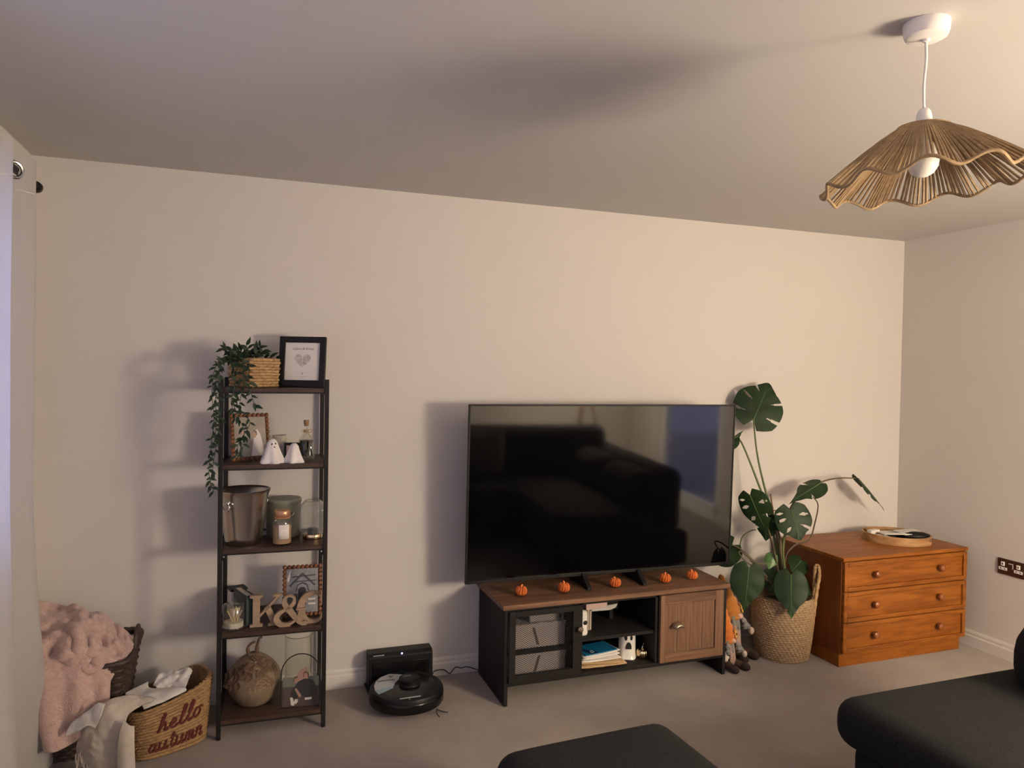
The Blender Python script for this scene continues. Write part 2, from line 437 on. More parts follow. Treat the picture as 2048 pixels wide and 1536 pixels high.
# left wall with a window opening, right wall with a glazed door opening
WY0, WY1, WZ0, WZ1 = -2.55, -0.74, 0.88, 2.12
b = MB()
b.box(L_ - TH, L_, F_, WY0, 0, H_); b.box(L_ - TH, L_, WY1, 0, 0, H_)
b.box(L_ - TH, L_, WY0, WY1, 0, WZ0); b.box(L_ - TH, L_, WY0, WY1, WZ1, H_)
struct('wall_left', b, 'wall_paint', smooth=0)
DY0, DY1, DZ1 = -4.05, -2.80, 2.06
b = MB()
b.box(0, TH, F_, DY0, 0, H_); b.box(0, TH, DY1, 0, 0, H_); b.box(0, TH, DY0, DY1, DZ1, H_)
struct('wall_right', b, 'wall_paint', smooth=0)
w1 = struct('window_1', MB().box(L_ - 0.09, L_ - 0.03, WY0, WY0 + 0.06, WZ0, WZ1).box(L_ - 0.09, L_ - 0.03, WY1 - 0.06, WY1, WZ0, WZ1)
            .box(L_ - 0.09, L_ - 0.03, WY0, WY1, WZ0, WZ0 + 0.06).box(L_ - 0.09, L_ - 0.03, WY0, WY1, WZ1 - 0.06, WZ1)
            .box(L_ - 0.09, L_ - 0.03, -1.71, -1.64, WZ0, WZ1), 'upvc', smooth=0)
for y0, y1 in ((WY0 + 0.06, -1.71), (-1.64, WY1 - 0.06)):
    part('pane', MB().box(L_ - 0.064, L_ - 0.058, y0, y1, WZ0 + 0.06, WZ1 - 0.06), 'window_glass', w1, smooth=0)
part('window_sill', MB().box(L_ - 0.03, L_ + 0.03, WY0 - 0.04, WY1 + 0.04, WZ0 - 0.025, WZ0), 'white_gloss', w1, smooth=0)
d1 = struct('door_1', MB().box(0.03, 0.10, DY0, DY0 + 0.09, 0, DZ1).box(0.03, 0.10, DY1 - 0.09, DY1, 0, DZ1)
            .box(0.03, 0.10, DY0, DY1, 0, 0.14).box(0.03, 0.10, DY0, DY1, DZ1 - 0.09, DZ1), 'upvc', smooth=0)
part('pane', MB().box(0.062, 0.068, DY0 + 0.09, DY1 - 0.09, 0.14, DZ1 - 0.09), 'window_glass', d1, smooth=0)
part('door_handle', MB().box(0.018, 0.03, DY0 + 0.03, DY0 + 0.06, 0.95, 1.15).box(0.0, 0.018, DY0 + 0.03, DY0 + 0.15, 1.04, 1.06), 'chrome', d1)
struct('patio', MB().box(TH, 6, -9, 3, -0.2, -0.05), 'paving', smooth=0)
SK = 0.09
prof = [(0, 0), (0.016, 0), (0.016, 0.058), (0.011, 0.066), (0.011, 0.078), (0.006, SK), (0, SK)]
def skirting(name, p0, p1, nrm):
    vs = []; n = len(prof)
    for p in (p0, p1):
        for d, z in prof: vs.append((p[0] + nrm[0] * d, p[1] + nrm[1] * d, z))
    fs = [(i, (i + 1) % n, (i + 1) % n + n, i + n) for i in range(n)] + [tuple(range(n)), tuple(range(2 * n - 1, n - 1, -1))]
    struct(name, MB().add(vs, fs), 'white_gloss', smooth=0)
skirting('baseboard_back', (L_, 0), (0, 0), (0, -1))
skirting('baseboard_right', (0, 0), (0, DY1), (-1, 0))
skirting('baseboard_left', (L_, 0), (L_, F_), (1, 0))
# ------------------------------------------------------------------ television
tv = thing('television', 'large flat black television standing on the walnut-topped media stand', 'television', (-2.216, -0.262, 0.468), -0.034)
LEAN = T(0, 0, 0.05) @ RX(0.028)
W2, TH_ = 0.728, 0.858
part('back_shell', MB().box(-W2 + .004, W2 - .004, 0.006, 0.03, .004, TH_ - .004, LEAN).box(-0.5, 0.5, 0.03, 0.065, 0.04, 0.5, LEAN), 'black_plastic', tv, bevel=.006)
part('bezel', MB().box(-W2, W2, -0.004, 0.016, 0, 0.016, LEAN).box(-W2, W2, -0.004, 0.016, TH_ - .008, TH_, LEAN)
     .box(-W2, -W2 + .008, -0.004, 0.016, 0, TH_, LEAN).box(W2 - .008, W2, -0.004, 0.016, 0, TH_, LEAN), 'black_frame', tv, bevel=.0015)
part('screen', MB().box(-W2 + .007, W2 - .007, -0.001, 0.01, 0.015, TH_ - .007, LEAN), 'screen', tv, smooth=0)
for fx in (-0.122, 0.180):
    part('foot', MB().add([(fx + a, y, z) for a in (-.011, .011) for y, z in ((-0.085, 0), (0.19, 0), (0.19, .012), (0.05, 0.062), (-0.015, .062), (-0.085, .012))],
         [(0, 1, 2, 3, 4, 5), (11, 10, 9, 8, 7, 6)] + [(i, (i + 1) % 6, (i + 1) % 6 + 6, i + 6) for i in range(6)]), 'black_plastic', tv, smooth=0, bevel=.002)

# ------------------------------------------------------------------ media stand
st = thing('media_stand', 'black media stand with walnut top, mesh door and plank door, under the television', 'tv stand', (-2.21, -0.235, 0))
part('top_board', MB().box(-.613, .613, -.212, .20, .446, .468), 'walnut', st, bevel=.002)
for x in (-.60, .582): part('side_panel', MB().box(x, x + .018, -.200, .196, 0, .446), 'black_wood', st, bevel=.001)
for x in (-.2235, .187): part('divider', MB().box(x, x + .016, -.196, .19, .108, .446), 'black_wood', st, bevel=.001)
part('bottom_shelf', MB().box(-.582, .582, -.198, .19, .088, .106), 'black_wood', st, bevel=.001)
part('back_panel', MB().box(-.582, .582, .186, .194, .088, .446), 'black_wood', st, smooth=0)
part('shelf', MB().box(-.2075, .187, -.185, .186, .250, .266), 'black_wood', st, bevel=.001)
part('shelf', MB().box(-.582, -.2235, -.15, .186, .209, .225), 'black_wood', st, bevel=.001)
part('top_rail', MB().box(-.582, .582, -.196, -.18, .432, .446), 'black_wood', st, bevel=.001)
# mesh door
dx0, dx1, dz0, dz1 = -.5815, -.222, .108, .436
md = part('door', MB().box(dx0, dx0 + .030, -.214, -.198, dz0, dz1).box(dx1 - .042, dx1, -.214, -.198, dz0, dz1)
          .box(dx0 + .03, dx1 - .042, -.214, -.198, dz0, dz0 + .034).box(dx0 + .03, dx1 - .042, -.214, -.198, dz1 - .024, dz1), 'black_wood', st, bevel=.001, label='black framed door with an expanded metal mesh panel')
b = MB(); px0, px1, pz0, pz1 = dx0 + .026, dx1 - .038, dz0 + .03, dz1 - .02
sl, stp, hw = 0.62, 0.0098, 0.0009
for sg in (1, -1):
    k = pz0 - (px1 - px0) * sl if sg > 0 else pz0
    while k < (pz1 if sg > 0 else pz1 + (px1 - px0) * sl):
        xa, xb = px0, px1
        zf = lambda x: k + sg * sl * (x - px0)
        inv = lambda z: px0 + (z - k) / (sg * sl)
        lo, hi = sorted((inv(pz0), inv(pz1)))
        xa, xb = max(px0, lo), min(px1, hi)
        if xb - xa > .003:
            y = -.204 + sg * .0006
            za, zb = zf(xa), zf(xb)
            b.add([(xa, y, za - hw), (xb, y, zb - hw), (xb, y, zb + hw), (xa, y, za + hw), (xa, y + .001, za - hw), (xb, y + .001, zb - hw), (xb, y + .001, zb + hw), (xa, y + .001, za + hw)],
                  [(0, 1, 2, 3), (7, 6, 5, 4), (0, 4, 5, 1), (3, 2, 6, 7)])
        k += stp
part('mesh_panel', b, 'mesh_black', md, smooth=0, kind='stuff')
part('knob', MB().lathe([(.004, 0), (.004, .012), (.012, .016), (.013, .022), (.009, .027), (.001, .028)], 16, m=T(-.235, -.214, .33) @ RX(PI / 2)), 'brass_old', md)
# plank door
ex0, ex1 = .206, .572
fd = part('door', MB().box(ex0 + .001, ex1 - .001, -.2, -.196, dz0 + .001, dz1 + .005), 'walnut_upright', st, smooth=0, label='rustic walnut plank door')
for a_, c_ in ((ex0, ex0 + .028), (ex1 - .048, ex1)): part('stile', MB().box(a_, c_, -.216, -.1995, dz0, dz1 + .006), 'walnut_upright', fd, bevel=.0012)
part('rail', MB().box(ex0 + .028, ex1 - .048, -.2155, -.198, dz0, dz0 + .045), 'walnut', fd, bevel=.0012)
part('rail', MB().box(ex0 + .028, ex1 - .048, -.2155, -.198, dz1 - .04, dz1 + .006), 'walnut', fd, bevel=.0012)
n = 4; wd = (ex1 - .048 - ex0 - .028) / n
for i in range(n):
    o = part('plank', MB().box(-wd / 2 + .0003, wd / 2 - .0003, -.206 - .0006 * (i % 2), -.199, dz0 + .044, dz1 - .039), 'walnut_upright', fd, bevel=.0005)
    o.location = (ex0 + .028 + wd * (i + .5), 0, 0)
b = MB()
rows = []
for i in range(9):
    a = PI * i / 8
    rows.append([V((.028 * math.cos(a) * (1 - .1 * j), -.024 * math.sin(PI / 2 * j / 5) , .012 * math.sin(a) * math.cos(PI / 2 * j / 5) + .008 * math.sin(a))) for j in range(6)])
b.grid(rows).box(-.031, .031, -.002, 0, -.002, .002)
cuph = part('cup_handle', b, 'brass_old', fd, solid=.0015); cuph.location = (.303, -.216, .280); cuph.scale = (1.25, 1.2, 1.3)

# ------------------------------------------------------------------ things on and in the media stand
def raffia_pumpkin(label, p, rz, s=1.0):
    t = thing('raffia_pumpkin', label, 'pumpkin', p, rz, 'orange raffia pumpkins on the media stand')
    t.scale = (s, s, s)
    b = MB()
    for i in range(13):
        a = 2 * PI * i / 13
        pts = []
        for k in range(9):
            ph = -1.15 + 2.45 * k / 8
            r = .009 + .0155 * math.cos(ph * .98)
            pts.append((r * math.cos(a + .05 * k), r * math.sin(a + .05 * k), .0245 + .0185 * math.sin(ph)))
        b.tube(pts, [.003, .0042, .0050, .0054, .0056, .0054, .0050, .0044, .0034], 7)
    part('core', MB().ball((0, 0, .0225), (.019, .019, .016), 12, 7), 'raffia_core', t)
    part('ribs', b, 'raffia_orange', t)
    part('stem', MB().tube(cat([(0, 0, .036), (.002, 0, .046), (.006, .002, .051), (.010, .001, .049)], 3), [.0045] * 6 + [.004, .0035, .003, .0025], 7), 'raffia_stem', t)
for lab, x, y, rz, s in (('orange raffia pumpkin at the far left end of the walnut stand top', -2.692, -.325, .2, 1.0),
                         ('second orange raffia pumpkin from the left, just left of a television foot', -2.474, -.333, 1.1, 1.02),
                         ('orange raffia pumpkin standing between the two television feet', -2.194, -.330, 2.3, .98),
                         ('fourth orange raffia pumpkin from the left, right of both television feet', -1.912, -.335, .7, 1.0),
                         ('orange raffia pumpkin nearest the monstera, last of the row on the stand', -1.745, -.325, 1.7, .98)):
    raffia_pumpkin(lab, (x, y, .468), rz, s)
# boxes behind the mesh door
def fabric_box(label, x0, x1, y0, y1, z0, z1, fold):
    t = thing('storage_box', label, 'box', ((x0 + x1) / 2, (y0 + y1) / 2, z0), 0, 'grey boxes behind the mesh door')
    hx, hy, h = (x1 - x0) / 2, (y1 - y0) / 2, z1 - z0
    part('body', MB().box(-hx, hx, -hy, hy, 0, h), 'box_fabric', t, bevel=.006, seg=3)
    part('fold', MB().prism([(fold[0], h * .96), (fold[0] + .012, h * .96), (fold[1] + .010, h * .12), (fold[1] - .004, h * .12)], -hy - .002, -hy + .004), 'box_seam', t, bevel=.001)
    part('flap', MB().box(-hx - .002, hx + .002, -hy - .003, hy, h * .86, h + .003), 'box_fabric', t, bevel=.003)
fabric_box('wide grey box on the upper shelf behind the mesh door', -2.772, -2.475, -.36, -.10, .225, .338, (-.025, .005))
fabric_box('grey box on the bottom shelf behind the mesh door', -2.775, -2.475, -.37, -.10, .106, .205, (.01, -.012))
fabric_box('small grey box stacked on top of another behind the mesh door', -2.655, -2.475, -.345, -.14, .341, .392, (.07, .062))
# upper shelf of the middle bay
zs = .266
for i, (dx, wdt, hh, m_) in enumerate(((0, .012, .095, 'kraft'), (.013, .009, .102, 'book_pages'), (.023, .013, .098, 'felt_brown'))):
    t = thing('paperback', ('tan paperback standing beside the white ghost jar in the stand', 'thin pale paperback between two others inside the stand', 'dark brown paperback, last of the three standing inside the stand')[i], 'book',
              (-2.355 + dx, -.33, zs), 0, 'paperbacks in the media stand')
    part('cover', MB().box(0, .0015, 0, .10, 0, hh).box(wdt - .0015, wdt, 0, .10, 0, hh).box(0, wdt, .098, .10, 0, hh), m_, t, smooth=0)
    part('pages', MB().box(.0015, wdt - .0015, .002, .098, .002, hh - .002), 'book_pages', t, smooth=0)
t = thing('card_box', 'dusty pink card box lying on top of the paperbacks in the stand', 'box', (-2.30, -.27, zs + .103), .12)
part('body', MB().box(-.062, .062, -.06, .05, 0, .055), 'pink_card', t, bevel=.002)
part('lid', MB().box(-.064, .064, -.062, .052, .04, .058), 'pink_card', t, bevel=.002)
t = thing('ghost_jar', 'white ceramic jar with a black mouth, half hidden behind the stand divider', 'jar', (-2.388, -.362, zs))
part('body', MB().lathe([(.002, 0), (.026, .001), (.029, .012), (.026, .02), (.0255, .09), (.024, .108), (.018, .114), (.002, .116)], 28), 'ceramic_white', t)
part('mouth', MB().ball((.006, -.0245, .062), (.012, .004, .011), 14, 8), 'black_void', t)
t = thing('media_player', 'flat black box with a pale front edge at the back of the stand shelf', 'electronics', (-2.22, -.18, zs))
part('body', MB().box(-.10, .10, -.05, .11, .055, .105), 'black_plastic', t, bevel=.004)
part('front_trim', MB().prism([(-.085, .070), (-.05, .058), (.05, .056), (.082, .066), (.092, .084), (0, .078), (-.07, .078)], -.056, -.05), 'paper_grey', t, smooth=0)
part('stand_feet', MB().box(-.08, -.06, -.03, .09, 0, .056).box(.06, .08, -.03, .09, 0, .056), 'black_plastic', t)
# lower shelf of the middle bay
zb = .106
t = thing('ghost_lantern', 'white ceramic ghost lantern with open mouth and hollow eyes inside the stand', 'lantern', (-2.113, -.315, zb))
def gm(th, r, z):
    k = max(0, 1 - z / .03)
    return (r + .004 * k * math.cos(5 * th + .6), z)
part('body', MB().lathe([(.002, .0), (.050, .0), (.0515, .004), (.046, .018), (.0435, .04), (.043, .09), (.042, .125), (.037, .139), (.024, .145), (.002, .147)], 40, mod=gm), 'ceramic_white', t)
t.scale = (.98, .98, .955)
def on_cyl(r, a, z): return T(r * math.sin(a), -r * math.cos(a), z) @ RZ(a)
for a in (-.62, .05): part('eye', MB().ball((0, 0, 0), (.0075, .004, .0135), 14, 8, m=on_cyl(.0425, a - .02, .113)), 'black_void', t)
mo = [(-.015, -.018), (.015, -.018), (.0145, -.002), (.010, .012), (.004, .018), (-.004, .018), (-.010, .012), (-.0145, -.002)]
part('mouth', MB().prism(mo, -.003, .004, on_cyl(.0425, -.3, .073)), 'black_void', t, bevel=.001)
t = thing('metal_pumpkin', 'small shiny gold pumpkin ornament beside the ghost lantern in the stand', 'ornament', (-2.044, -.350, zb), .3)
t.scale = (1.25, 1.25, 1.2)
b = MB()
for i in range(9):
    a = 2 * PI * i / 9
    b.ball((.0135 * math.cos(a), .0135 * math.sin(a), .0185), (.0125, .0125, .0185), 10, 8)
part('body', b, 'gold', t)
part('stem', MB().tube(cat([(0, 0, .033), (.001, 0, .044), (.006, 0, .054), (.007, 0, .058)], 3), [.006, .005, .0045, .004, .004, .0035, .003, .003, .003, .003], 8), 'gold', t)
def sheet_thing(name, label, cat_, p, rz, w_, d_, h_, m_, group=None, curl=0.0, mark=None):
    t = thing(name, label, cat_, p, rz, group)
    rows = [[V((w_ * (i / 8 - .5), d_ * (j / 6 - .5), curl * ((i / 8 - .5) ** 2 * 4) + .0015 * nz((i, j, 0), .7))) for j in range(7)] for i in range(9)]
    o = part('sheet', MB().grid(rows), m_, t, solid=h_)
    return t
stack = [('open manila envelope at the bottom of the paper pile in the stand', .27, .19, .004, 'kraft', .05), ('crumpled tan envelope second from the bottom of the paper pile', .23, .17, .003, 'kraft', -.12),
         ('white folded letter low in the paper pile beside the ghost lantern', .22, .15, .004, 'paper', .10), ('pale pinkish letter in the middle of the paper pile in the stand', .23, .15, .003, 'paper_grey', -.05),
         ('white card under the blue booklet in the paper pile', .21, .15, .003, 'paper', .22), ('white envelope directly beneath the blue booklet', .22, .14, .003, 'paper', .30)]
z = zb + .006
for i, (lab, w_, d_, h_, m_, rz) in enumerate(stack):
    sheet_thing('envelope' if 'envelope' in lab else 'letter', lab, 'paper', (-2.295 + .004 * (i % 3), -.30 + .006 * (i % 2) - (.01 if i < 2 else 0), z), rz - .1, w_, d_, h_, m_, 'papers piled in the media stand', curl=.003)
    z += h_ + .0045
t = thing('booklet', 'glossy blue booklet with a navy corner on top of the paper pile', 'booklet', (-2.285, -.30, z), .16)
part('cover', MB().box(-.095, .095, -.06, .06, 0, .004), 'booklet_blue', t, bevel=.0005)
part('corner_print', MB().add([(-.0945, .045, .0043), (-.0945, .0595, .0043), (-.01, -.0595, .0043), (-.06, -.0595, .0043)], [(0, 1, 2, 3)]), 'booklet_navy', t, smooth=0)
part('emblem', MB().tube([(-.042 + .010 * math.cos(a / 12 * 2 * PI), -.035 + .010 * math.sin(a / 12 * 2 * PI), .0046) for a in range(12)], .0012, 5, True)
     .tube([(-.055, -.047, .0046), (-.045, -.045, .0046), (-.035, -.04, .0046)], .001, 5), 'mark_light', t)

# ------------------------------------------------------------------ chest of drawers
dr = thing('chest_of_drawers', 'orange teak chest of three drawers with round knobs in the room corner', 'chest of drawers', (-.545, -.30, 0))
X0, X1, YF, YB = -.443, .438, -.262, .24
part('plinth', MB().box(X0 + .010, X1 - .006, YF + .018, YB, 0, .078), 'teak', dr, bevel=.002)
for x in (X0, X1 - .018): part('side_panel', MB().box(x, x + .018, YF + .004, YB, .078, .568), 'teak_side', dr, bevel=.001)
part('back_panel', MB().box(X0 + .018, X1 - .018, YB - .006, YB, .078, .568), 'teak_side', dr, smooth=0)
part('bottom_board', MB().box(X0 + .018, X1 - .018, YF + .02, YB - .006, .078, .09), 'teak_side', dr, smooth=0)
part('top_board', MB().box(X0 - .002, X1 + .008, YF - .012, YB, .566, .585), 'teak', dr, bevel=.003)
for k, (z0, z1) in enumerate(((.082, .2395), (.2445, .402), (.407, .562))):
    d = part('drawer', MB().box(X0 + .006, X1 - .006, YF - .004, YF + .016, z0, z1).box(X0 + .03, X1 - .03, YF + .016, YB - .03, z0 + .015, z1 - .03), 'teak', dr, bevel=.0015)
    fr = MB(); a, c = X0 + .004, X1 - .004; yf = YF - .017
    fr.box(a, a + .024, yf, YF - .003, z0, z1).box(c - .024, c, yf, YF - .003, z0, z1)
    fr.box(a + .024, c - .024, yf, YF - .003, z0, z0 + .022).box(a + .024, c - .024, yf, YF - .003, z1 - .022, z1)
    part('moulding', fr, 'teak', d, bevel=.0035, seg=2)
    for x in (-.228, .232):
        part('knob', MB().lathe([(.008, 0), (.0075, .008), (.0115, .011), (.0185, .017), (.0205, .024), (.0180, .032), (.010, .037), (.0005, .038)], 20,
             m=T(x, YF - .004, (z0 + z1) / 2 + .004) @ RX(PI / 2)), 'teak_knob', d)
# tray and its contents
tc = V((-.365, -.325, .585))
tr = thing('wooden_tray', 'round mango wood tray with slotted handles on the teak chest', 'tray', tc, -.75)
AX, BX = .174, .150
def ell(a, k=1.0): return (AX * k * math.cos(a), BX * k * math.sin(a))
part('tray_base', MB().lathe([(.0, .004), (.99, .004), (.99, .010), (.0, .010)], 48, mod=lambda th, r, z: (r * math.hypot(*ell(th)) * 0 + r * AX * BX / math.hypot(BX * math.cos(th), AX * math.sin(th)), z)), 'mango_wood', tr)
def rimr(th): return AX * BX / math.hypot(BX * math.cos(th), AX * math.sin(th))
N = 96
def strip(a0, a1, z0, z1):
    rows = []
    for i in range(a0, a1 + 1):
        th = 2 * PI * i / N; r = rimr(th)
        rows.append([V(((r + d) * math.cos(th), (r + d) * math.sin(th), zz)) for d, zz in ((0, z0), (.008, z0), (.008, z1), (0, z1))])
    return rows
b = MB()
b.grid(strip(0, N, 0, .020), cv=True).grid(strip(0, N, .036, .046), cv=True)
b.grid(strip(6, N // 2 - 6, .020, .036), cv=True).grid(strip(N // 2 + 6, N - 6, .020, .036), cv=True)
part('tray_rim', b, 'mango_wood', tr)
def card(name, label, cat_, off, rz, rx, w_, d_, h_, m_, group=None):
    t = thing(name, label, cat_, tc + V(off), rz, group)
    t.rotation_euler = (rx, 0, rz)
    part('sheet', MB().box(-w_ / 2, w_ / 2, -d_ / 2, d_ / 2, 0, h_), m_, t, bevel=.0006)
    return t
G = 'papers in the wooden tray'
t = card('envelope', 'large white envelope with a grey window in the wooden tray', 'paper', (-.012, -.005, .044), -.30, -.06, .19, .12, .004, 'paper', G)
part('window', MB().box(-.035, .035, .0, .02, .004, .0046), 'sticker_grey', t, smooth=0)
card('letter', 'folded pale letter leaning across the right of the wooden tray', 'paper', (.050, -.030, .058), -.05, .10, .15, .05, .003, 'paper_grey', G)
card('letter', 'second folded letter, lower edge of the wooden tray stack', 'paper', (.055, -.052, .048), .06, .08, .14, .045, .003, 'paper', G)
t = thing('sunglasses_case', 'rounded black case resting in the wooden tray', 'case', tc + V((.075, -.075, .0105)), -.5)
part('shell', MB().ball((0, 0, .026), (.078, .036, .026), 20, 10), 'black_plastic', t)
part('zip', MB().tube([(.0785 * math.cos(2 * PI * i / 30), .0365 * math.sin(2 * PI * i / 30), .026) for i in range(30)], .0012, 5, True), 'black_metal', t)
t = thing('small_box', 'tiny white carton at the back left of the wooden tray', 'box', tc + V((-.105, .062, .0105)), .1)
part('body', MB().box(-.035, .035, -.014, .014, 0, .044), 'paper', t, bevel=.001)
part('lid', MB().box(-.0355, .0355, -.0145, .0145, .034, .0445), 'paper', t, bevel=.001)
t = thing('tissue', 'crumpled white tissue by the tiny carton in the wooden tray', 'tissue', tc + V((-.095, .0, .0105)), .0)
b = MB(); b.grid([[V((.05 * (i / 8 - .5) * 1.4, .05 * (j / 8 - .5), .018 + .016 * nz((i, j, 1), .45))) for j in range(9)] for i in range(9)])
part('paper_sheet', b, 'paper', t, solid=.001)
t = thing('wallet', 'dark brown leather wallet at the back of the wooden tray', 'wallet', tc + V((.055, .055, .0105)), -.3)
part('leather', MB().box(-.055, .055, -.04, .04, 0, .022), 'felt_dark', t, bevel=.004, seg=3)
part('flap', MB().box(-.056, .056, -.041, .01, .021, .026), 'felt_dark', t, bevel=.002)
# wall socket
so = thing('wall_socket', 'bronze double plug socket on the wall beyond the teak chest', 'socket', (0, -.752, .506), -PI / 2)
part('face_plate', MB().box(-.074, .074, -.008, 0, -.043, .043), 'bronze_plate', so, bevel=.002)
for x in (-.043, .043):
    part('rocker_switch', MB().box(x - .010, x + .010, -.0125, -.007, .003, .026), 'white_plastic', so, bevel=.002)
    part('rocker_mark', MB().box(x - .003, x + .003, -.013, -.012, .010, .019), 'bronze_plate', so, smooth=0)
    p_ = part('pin_insert', MB().box(x - .024, x + .024, -.0095, -.007, -.020, -.004), 'white_plastic', so, bevel=.001)
    for s_ in (-.011, .011): part('pin_slot', MB().box(x + s_ - .004, x + s_ + .004, -.0100, -.009, -.0145, -.0095), 'black_void', p_, smooth=0)
part('label_print', MB().box(-.012, .014, -.0086, -.0078, .020, .024).box(.010, .014, -.0086, -.0078, -.004, .020), 'white_plastic', so, smooth=0)

# ------------------------------------------------------------------ sofa, footstool and the lamp behind the camera's right
def cushion(b, x0, x1, y0, y1, z0, z1, r, puff=.0):
    """box with rounded edges and a slightly crowned top"""
    nx, ny = 16, 16
    def ax(a0, a1, n):
        out = [a0 + r * (1 - math.cos(PI / 2 * i / 4)) for i in range(5)]
        out += [a0 + r + (a1 - a0 - 2 * r) * i / (n + 1) for i in range(1, n + 1)]
        out += [a1 - r * (1 - math.cos(PI / 2 * (4 - i) / 4)) for i in range(5)]
        return out
    c = V(((x0 + x1) / 2, (y0 + y1) / 2, (z0 + z1) / 2)); h = V(((x1 - x0) / 2, (y1 - y0) / 2, (z1 - z0) / 2))
    r = min(r, h.z * .98, h.x * .98, h.y * .98)
    def rnd(p):
        q = p - c
        k = V([max(-h[i] + r, min(h[i] - r, q[i])) for i in range(3)])
        d = q - k
        if d.length > 1e-9: q = k + d.normalized() * r
        if puff:
            e = max(0, 1 - (q.x / h.x) ** 4) * max(0, 1 - (q.y / h.y) ** 4)
            if q.z > 0: q.z += puff * e * q.z / h.z
        return c + q
    xs, ys, zs_ = ax(x0, x1, 8), ax(y0, y1, 8), ax(z0, z1, 3)
    for zz in (z0, z1): b.grid([[rnd(V((x, y, zz))) for y in ys] for x in xs])
    for yy in (y0, y1): b.grid([[rnd(V((x, yy, z))) for z in zs_] for x in xs])
    for xx in (x0, x1): b.grid([[rnd(V((xx, y, z))) for z in zs_] for y in ys])
    return b
fs = thing('footstool', 'square dark grey fabric footstool on the carpet in front of the media stand', 'footstool', (-2.93, -1.83, 0), .05)
part('seat_cushion', cushion(MB(), -.30, .30, -.30, .30, .27, .435, .065, .012), 'charcoal_fabric', fs, smooth=60)
part('base', cushion(MB(), -.285, .285, -.285, .285, .05, .28, .03), 'charcoal_fabric', fs, smooth=60)
for x in (-.24, .24):
    for y in (-.24, .24): part('leg', MB().tube([(x, y, 0), (x, y, .06)], .02, 12), 'black_wood', fs)
sf = thing('corner_sofa', 'dark grey fabric corner sofa with rounded seat at the right of the room', 'sofa', (0, 0, 0))
part('seat_cushion', cushion(MB(), -2.035, -1.10, -3.1, -1.585, .285, .452, .07, .012), 'charcoal_fabric', sf, smooth=60)
part('base', cushion(MB(), -1.985, -.95, -3.25, -1.635, .05, .30, .04), 'charcoal_fabric', sf, smooth=60)
part('backrest', cushion(MB(), -1.13, -.95, -3.30, -1.74, .26, .74, .085), 'charcoal_fabric', sf, smooth=60)
for y0, y1 in ((-2.40, -1.70), (-3.08, -2.41)): part('back_cushion', cushion(MB(), -1.405, -1.09, y0, y1, .37, .72, .15), 'charcoal_fabric', sf, smooth=60)
part('seat_cushion', cushion(MB(), -3.05, -2.03, -3.1, -2.45, .285, .452, .07, .012), 'charcoal_fabric', sf, smooth=60)
part('base', cushion(MB(), -3.05, -1.98, -3.25, -2.5, .05, .30, .04), 'charcoal_fabric', sf, smooth=60)
part('backrest', cushion(MB(), -3.05, -1.0, -3.34, -3.08, .26, .88, .085), 'charcoal_fabric', sf, smooth=60)
for x, y in ((-1.9, -1.72), (-1.05, -1.72), (-1.05, -3.15), (-2.9, -2.6), (-2.9, -3.15)):
    part('leg', MB().tube([(x, y, 0), (x, y, .06)], .022, 12), 'black_wood', sf)
cu = thing('scatter_cushion', 'plain beige scatter cushion leaning on the sofa back', 'cushion', (-2.25, -2.99, .46), .1)
cu.rotation_euler = (-.22, 0, .1)
b = MB()
for sg in (-1, 1):
    b.grid([[V((.22 * (2 * i / 14 - 1), sg * .06 * (max(0, 1 - (2 * i / 14 - 1) ** 4) * max(0, 1 - (2 * j / 14 - 1) ** 4)) ** .6, .22 + .22 * (2 * j / 14 - 1))) for j in range(15)] for i in range(15)])
part('cover', b, 'cushion_fabric', cu, smooth=80)
LX, LY = -1.02, -3.62
fl = thing('floor_lamp', 'wooden tripod floor lamp with a glowing drum shade behind the sofa', 'lamp', (LX, LY, 0))
for i in range(3):
    a = 2 * PI * i / 3 + .5
    part('leg', MB().tube([(.30 * math.cos(a), .30 * math.sin(a), 0), (.03 * math.cos(a), .03 * math.sin(a), 1.18)], .014, 10), 'tripod_wood', fl)
part('hub', MB().tube([(0, 0, 1.15), (0, 0, 1.24)], .04, 16), 'tripod_wood', fl)
part('lamp_shade', MB().lathe([(.252, 1.21), (.252, 1.55)], 40), 'shade_glow', fl, solid=.002)
part('lamp_bulb', MB().ball((0, 0, 1.33), .04, 18, 12), 'bulb_glow', fl)
# ------------------------------------------------------------------ ladder shelf
SR = -.033
sh = thing('shelf_unit', 'tall narrow five tier shelf with black metal frame and dark boards', 'shelf', (-4.023, -.352, 0), SR)
SW, SD, SHT = .418, .333, 1.487
TIERS = {1: 1.448, 2: 1.131, 3: .783, 4: .436, 5: .077}
for x in (0, SW):
    for y in (0, SD):
        p_ = part('post', MB().box(x - .009, x + .009, y - .009, y + .009, .006, SHT if y == 0 else SHT), 'black_metal', sh, bevel=.0015)
        part('foot', MB().tube([(x, y, 0), (x, y, .012)], .0095, 12), 'black_plastic', p_)
for k, z in TIERS.items():
    part('shelf_board', MB().box(.009, SW - .009, -.004, SD + .004, z - .016, z), 'dark_shelf_wood', sh, bevel=.001)
    for x in (0, SW): part('rung', MB().box(x - .008, x + .008, .009, SD - .009, z - .022, z - .004), 'black_metal', sh, smooth=0)
    for y in (0, SD): part('rail', MB().box(.009, SW - .009, y - .004, y + .006, z - .022, z - .0155), 'black_metal', sh, smooth=0)
for x, s_ in ((.009, 1), (SW - .009, -1)):
    part('bracket', MB().prism([(x, .762), (x + s_ * .022, .762), (x, .738)], -.003, .003), 'black_metal', sh, smooth=0)
    part('bolt', MB().ball((x + s_ * .006, -.004, .755), (.004, .003, .004), 10, 6), 'chrome', sh)

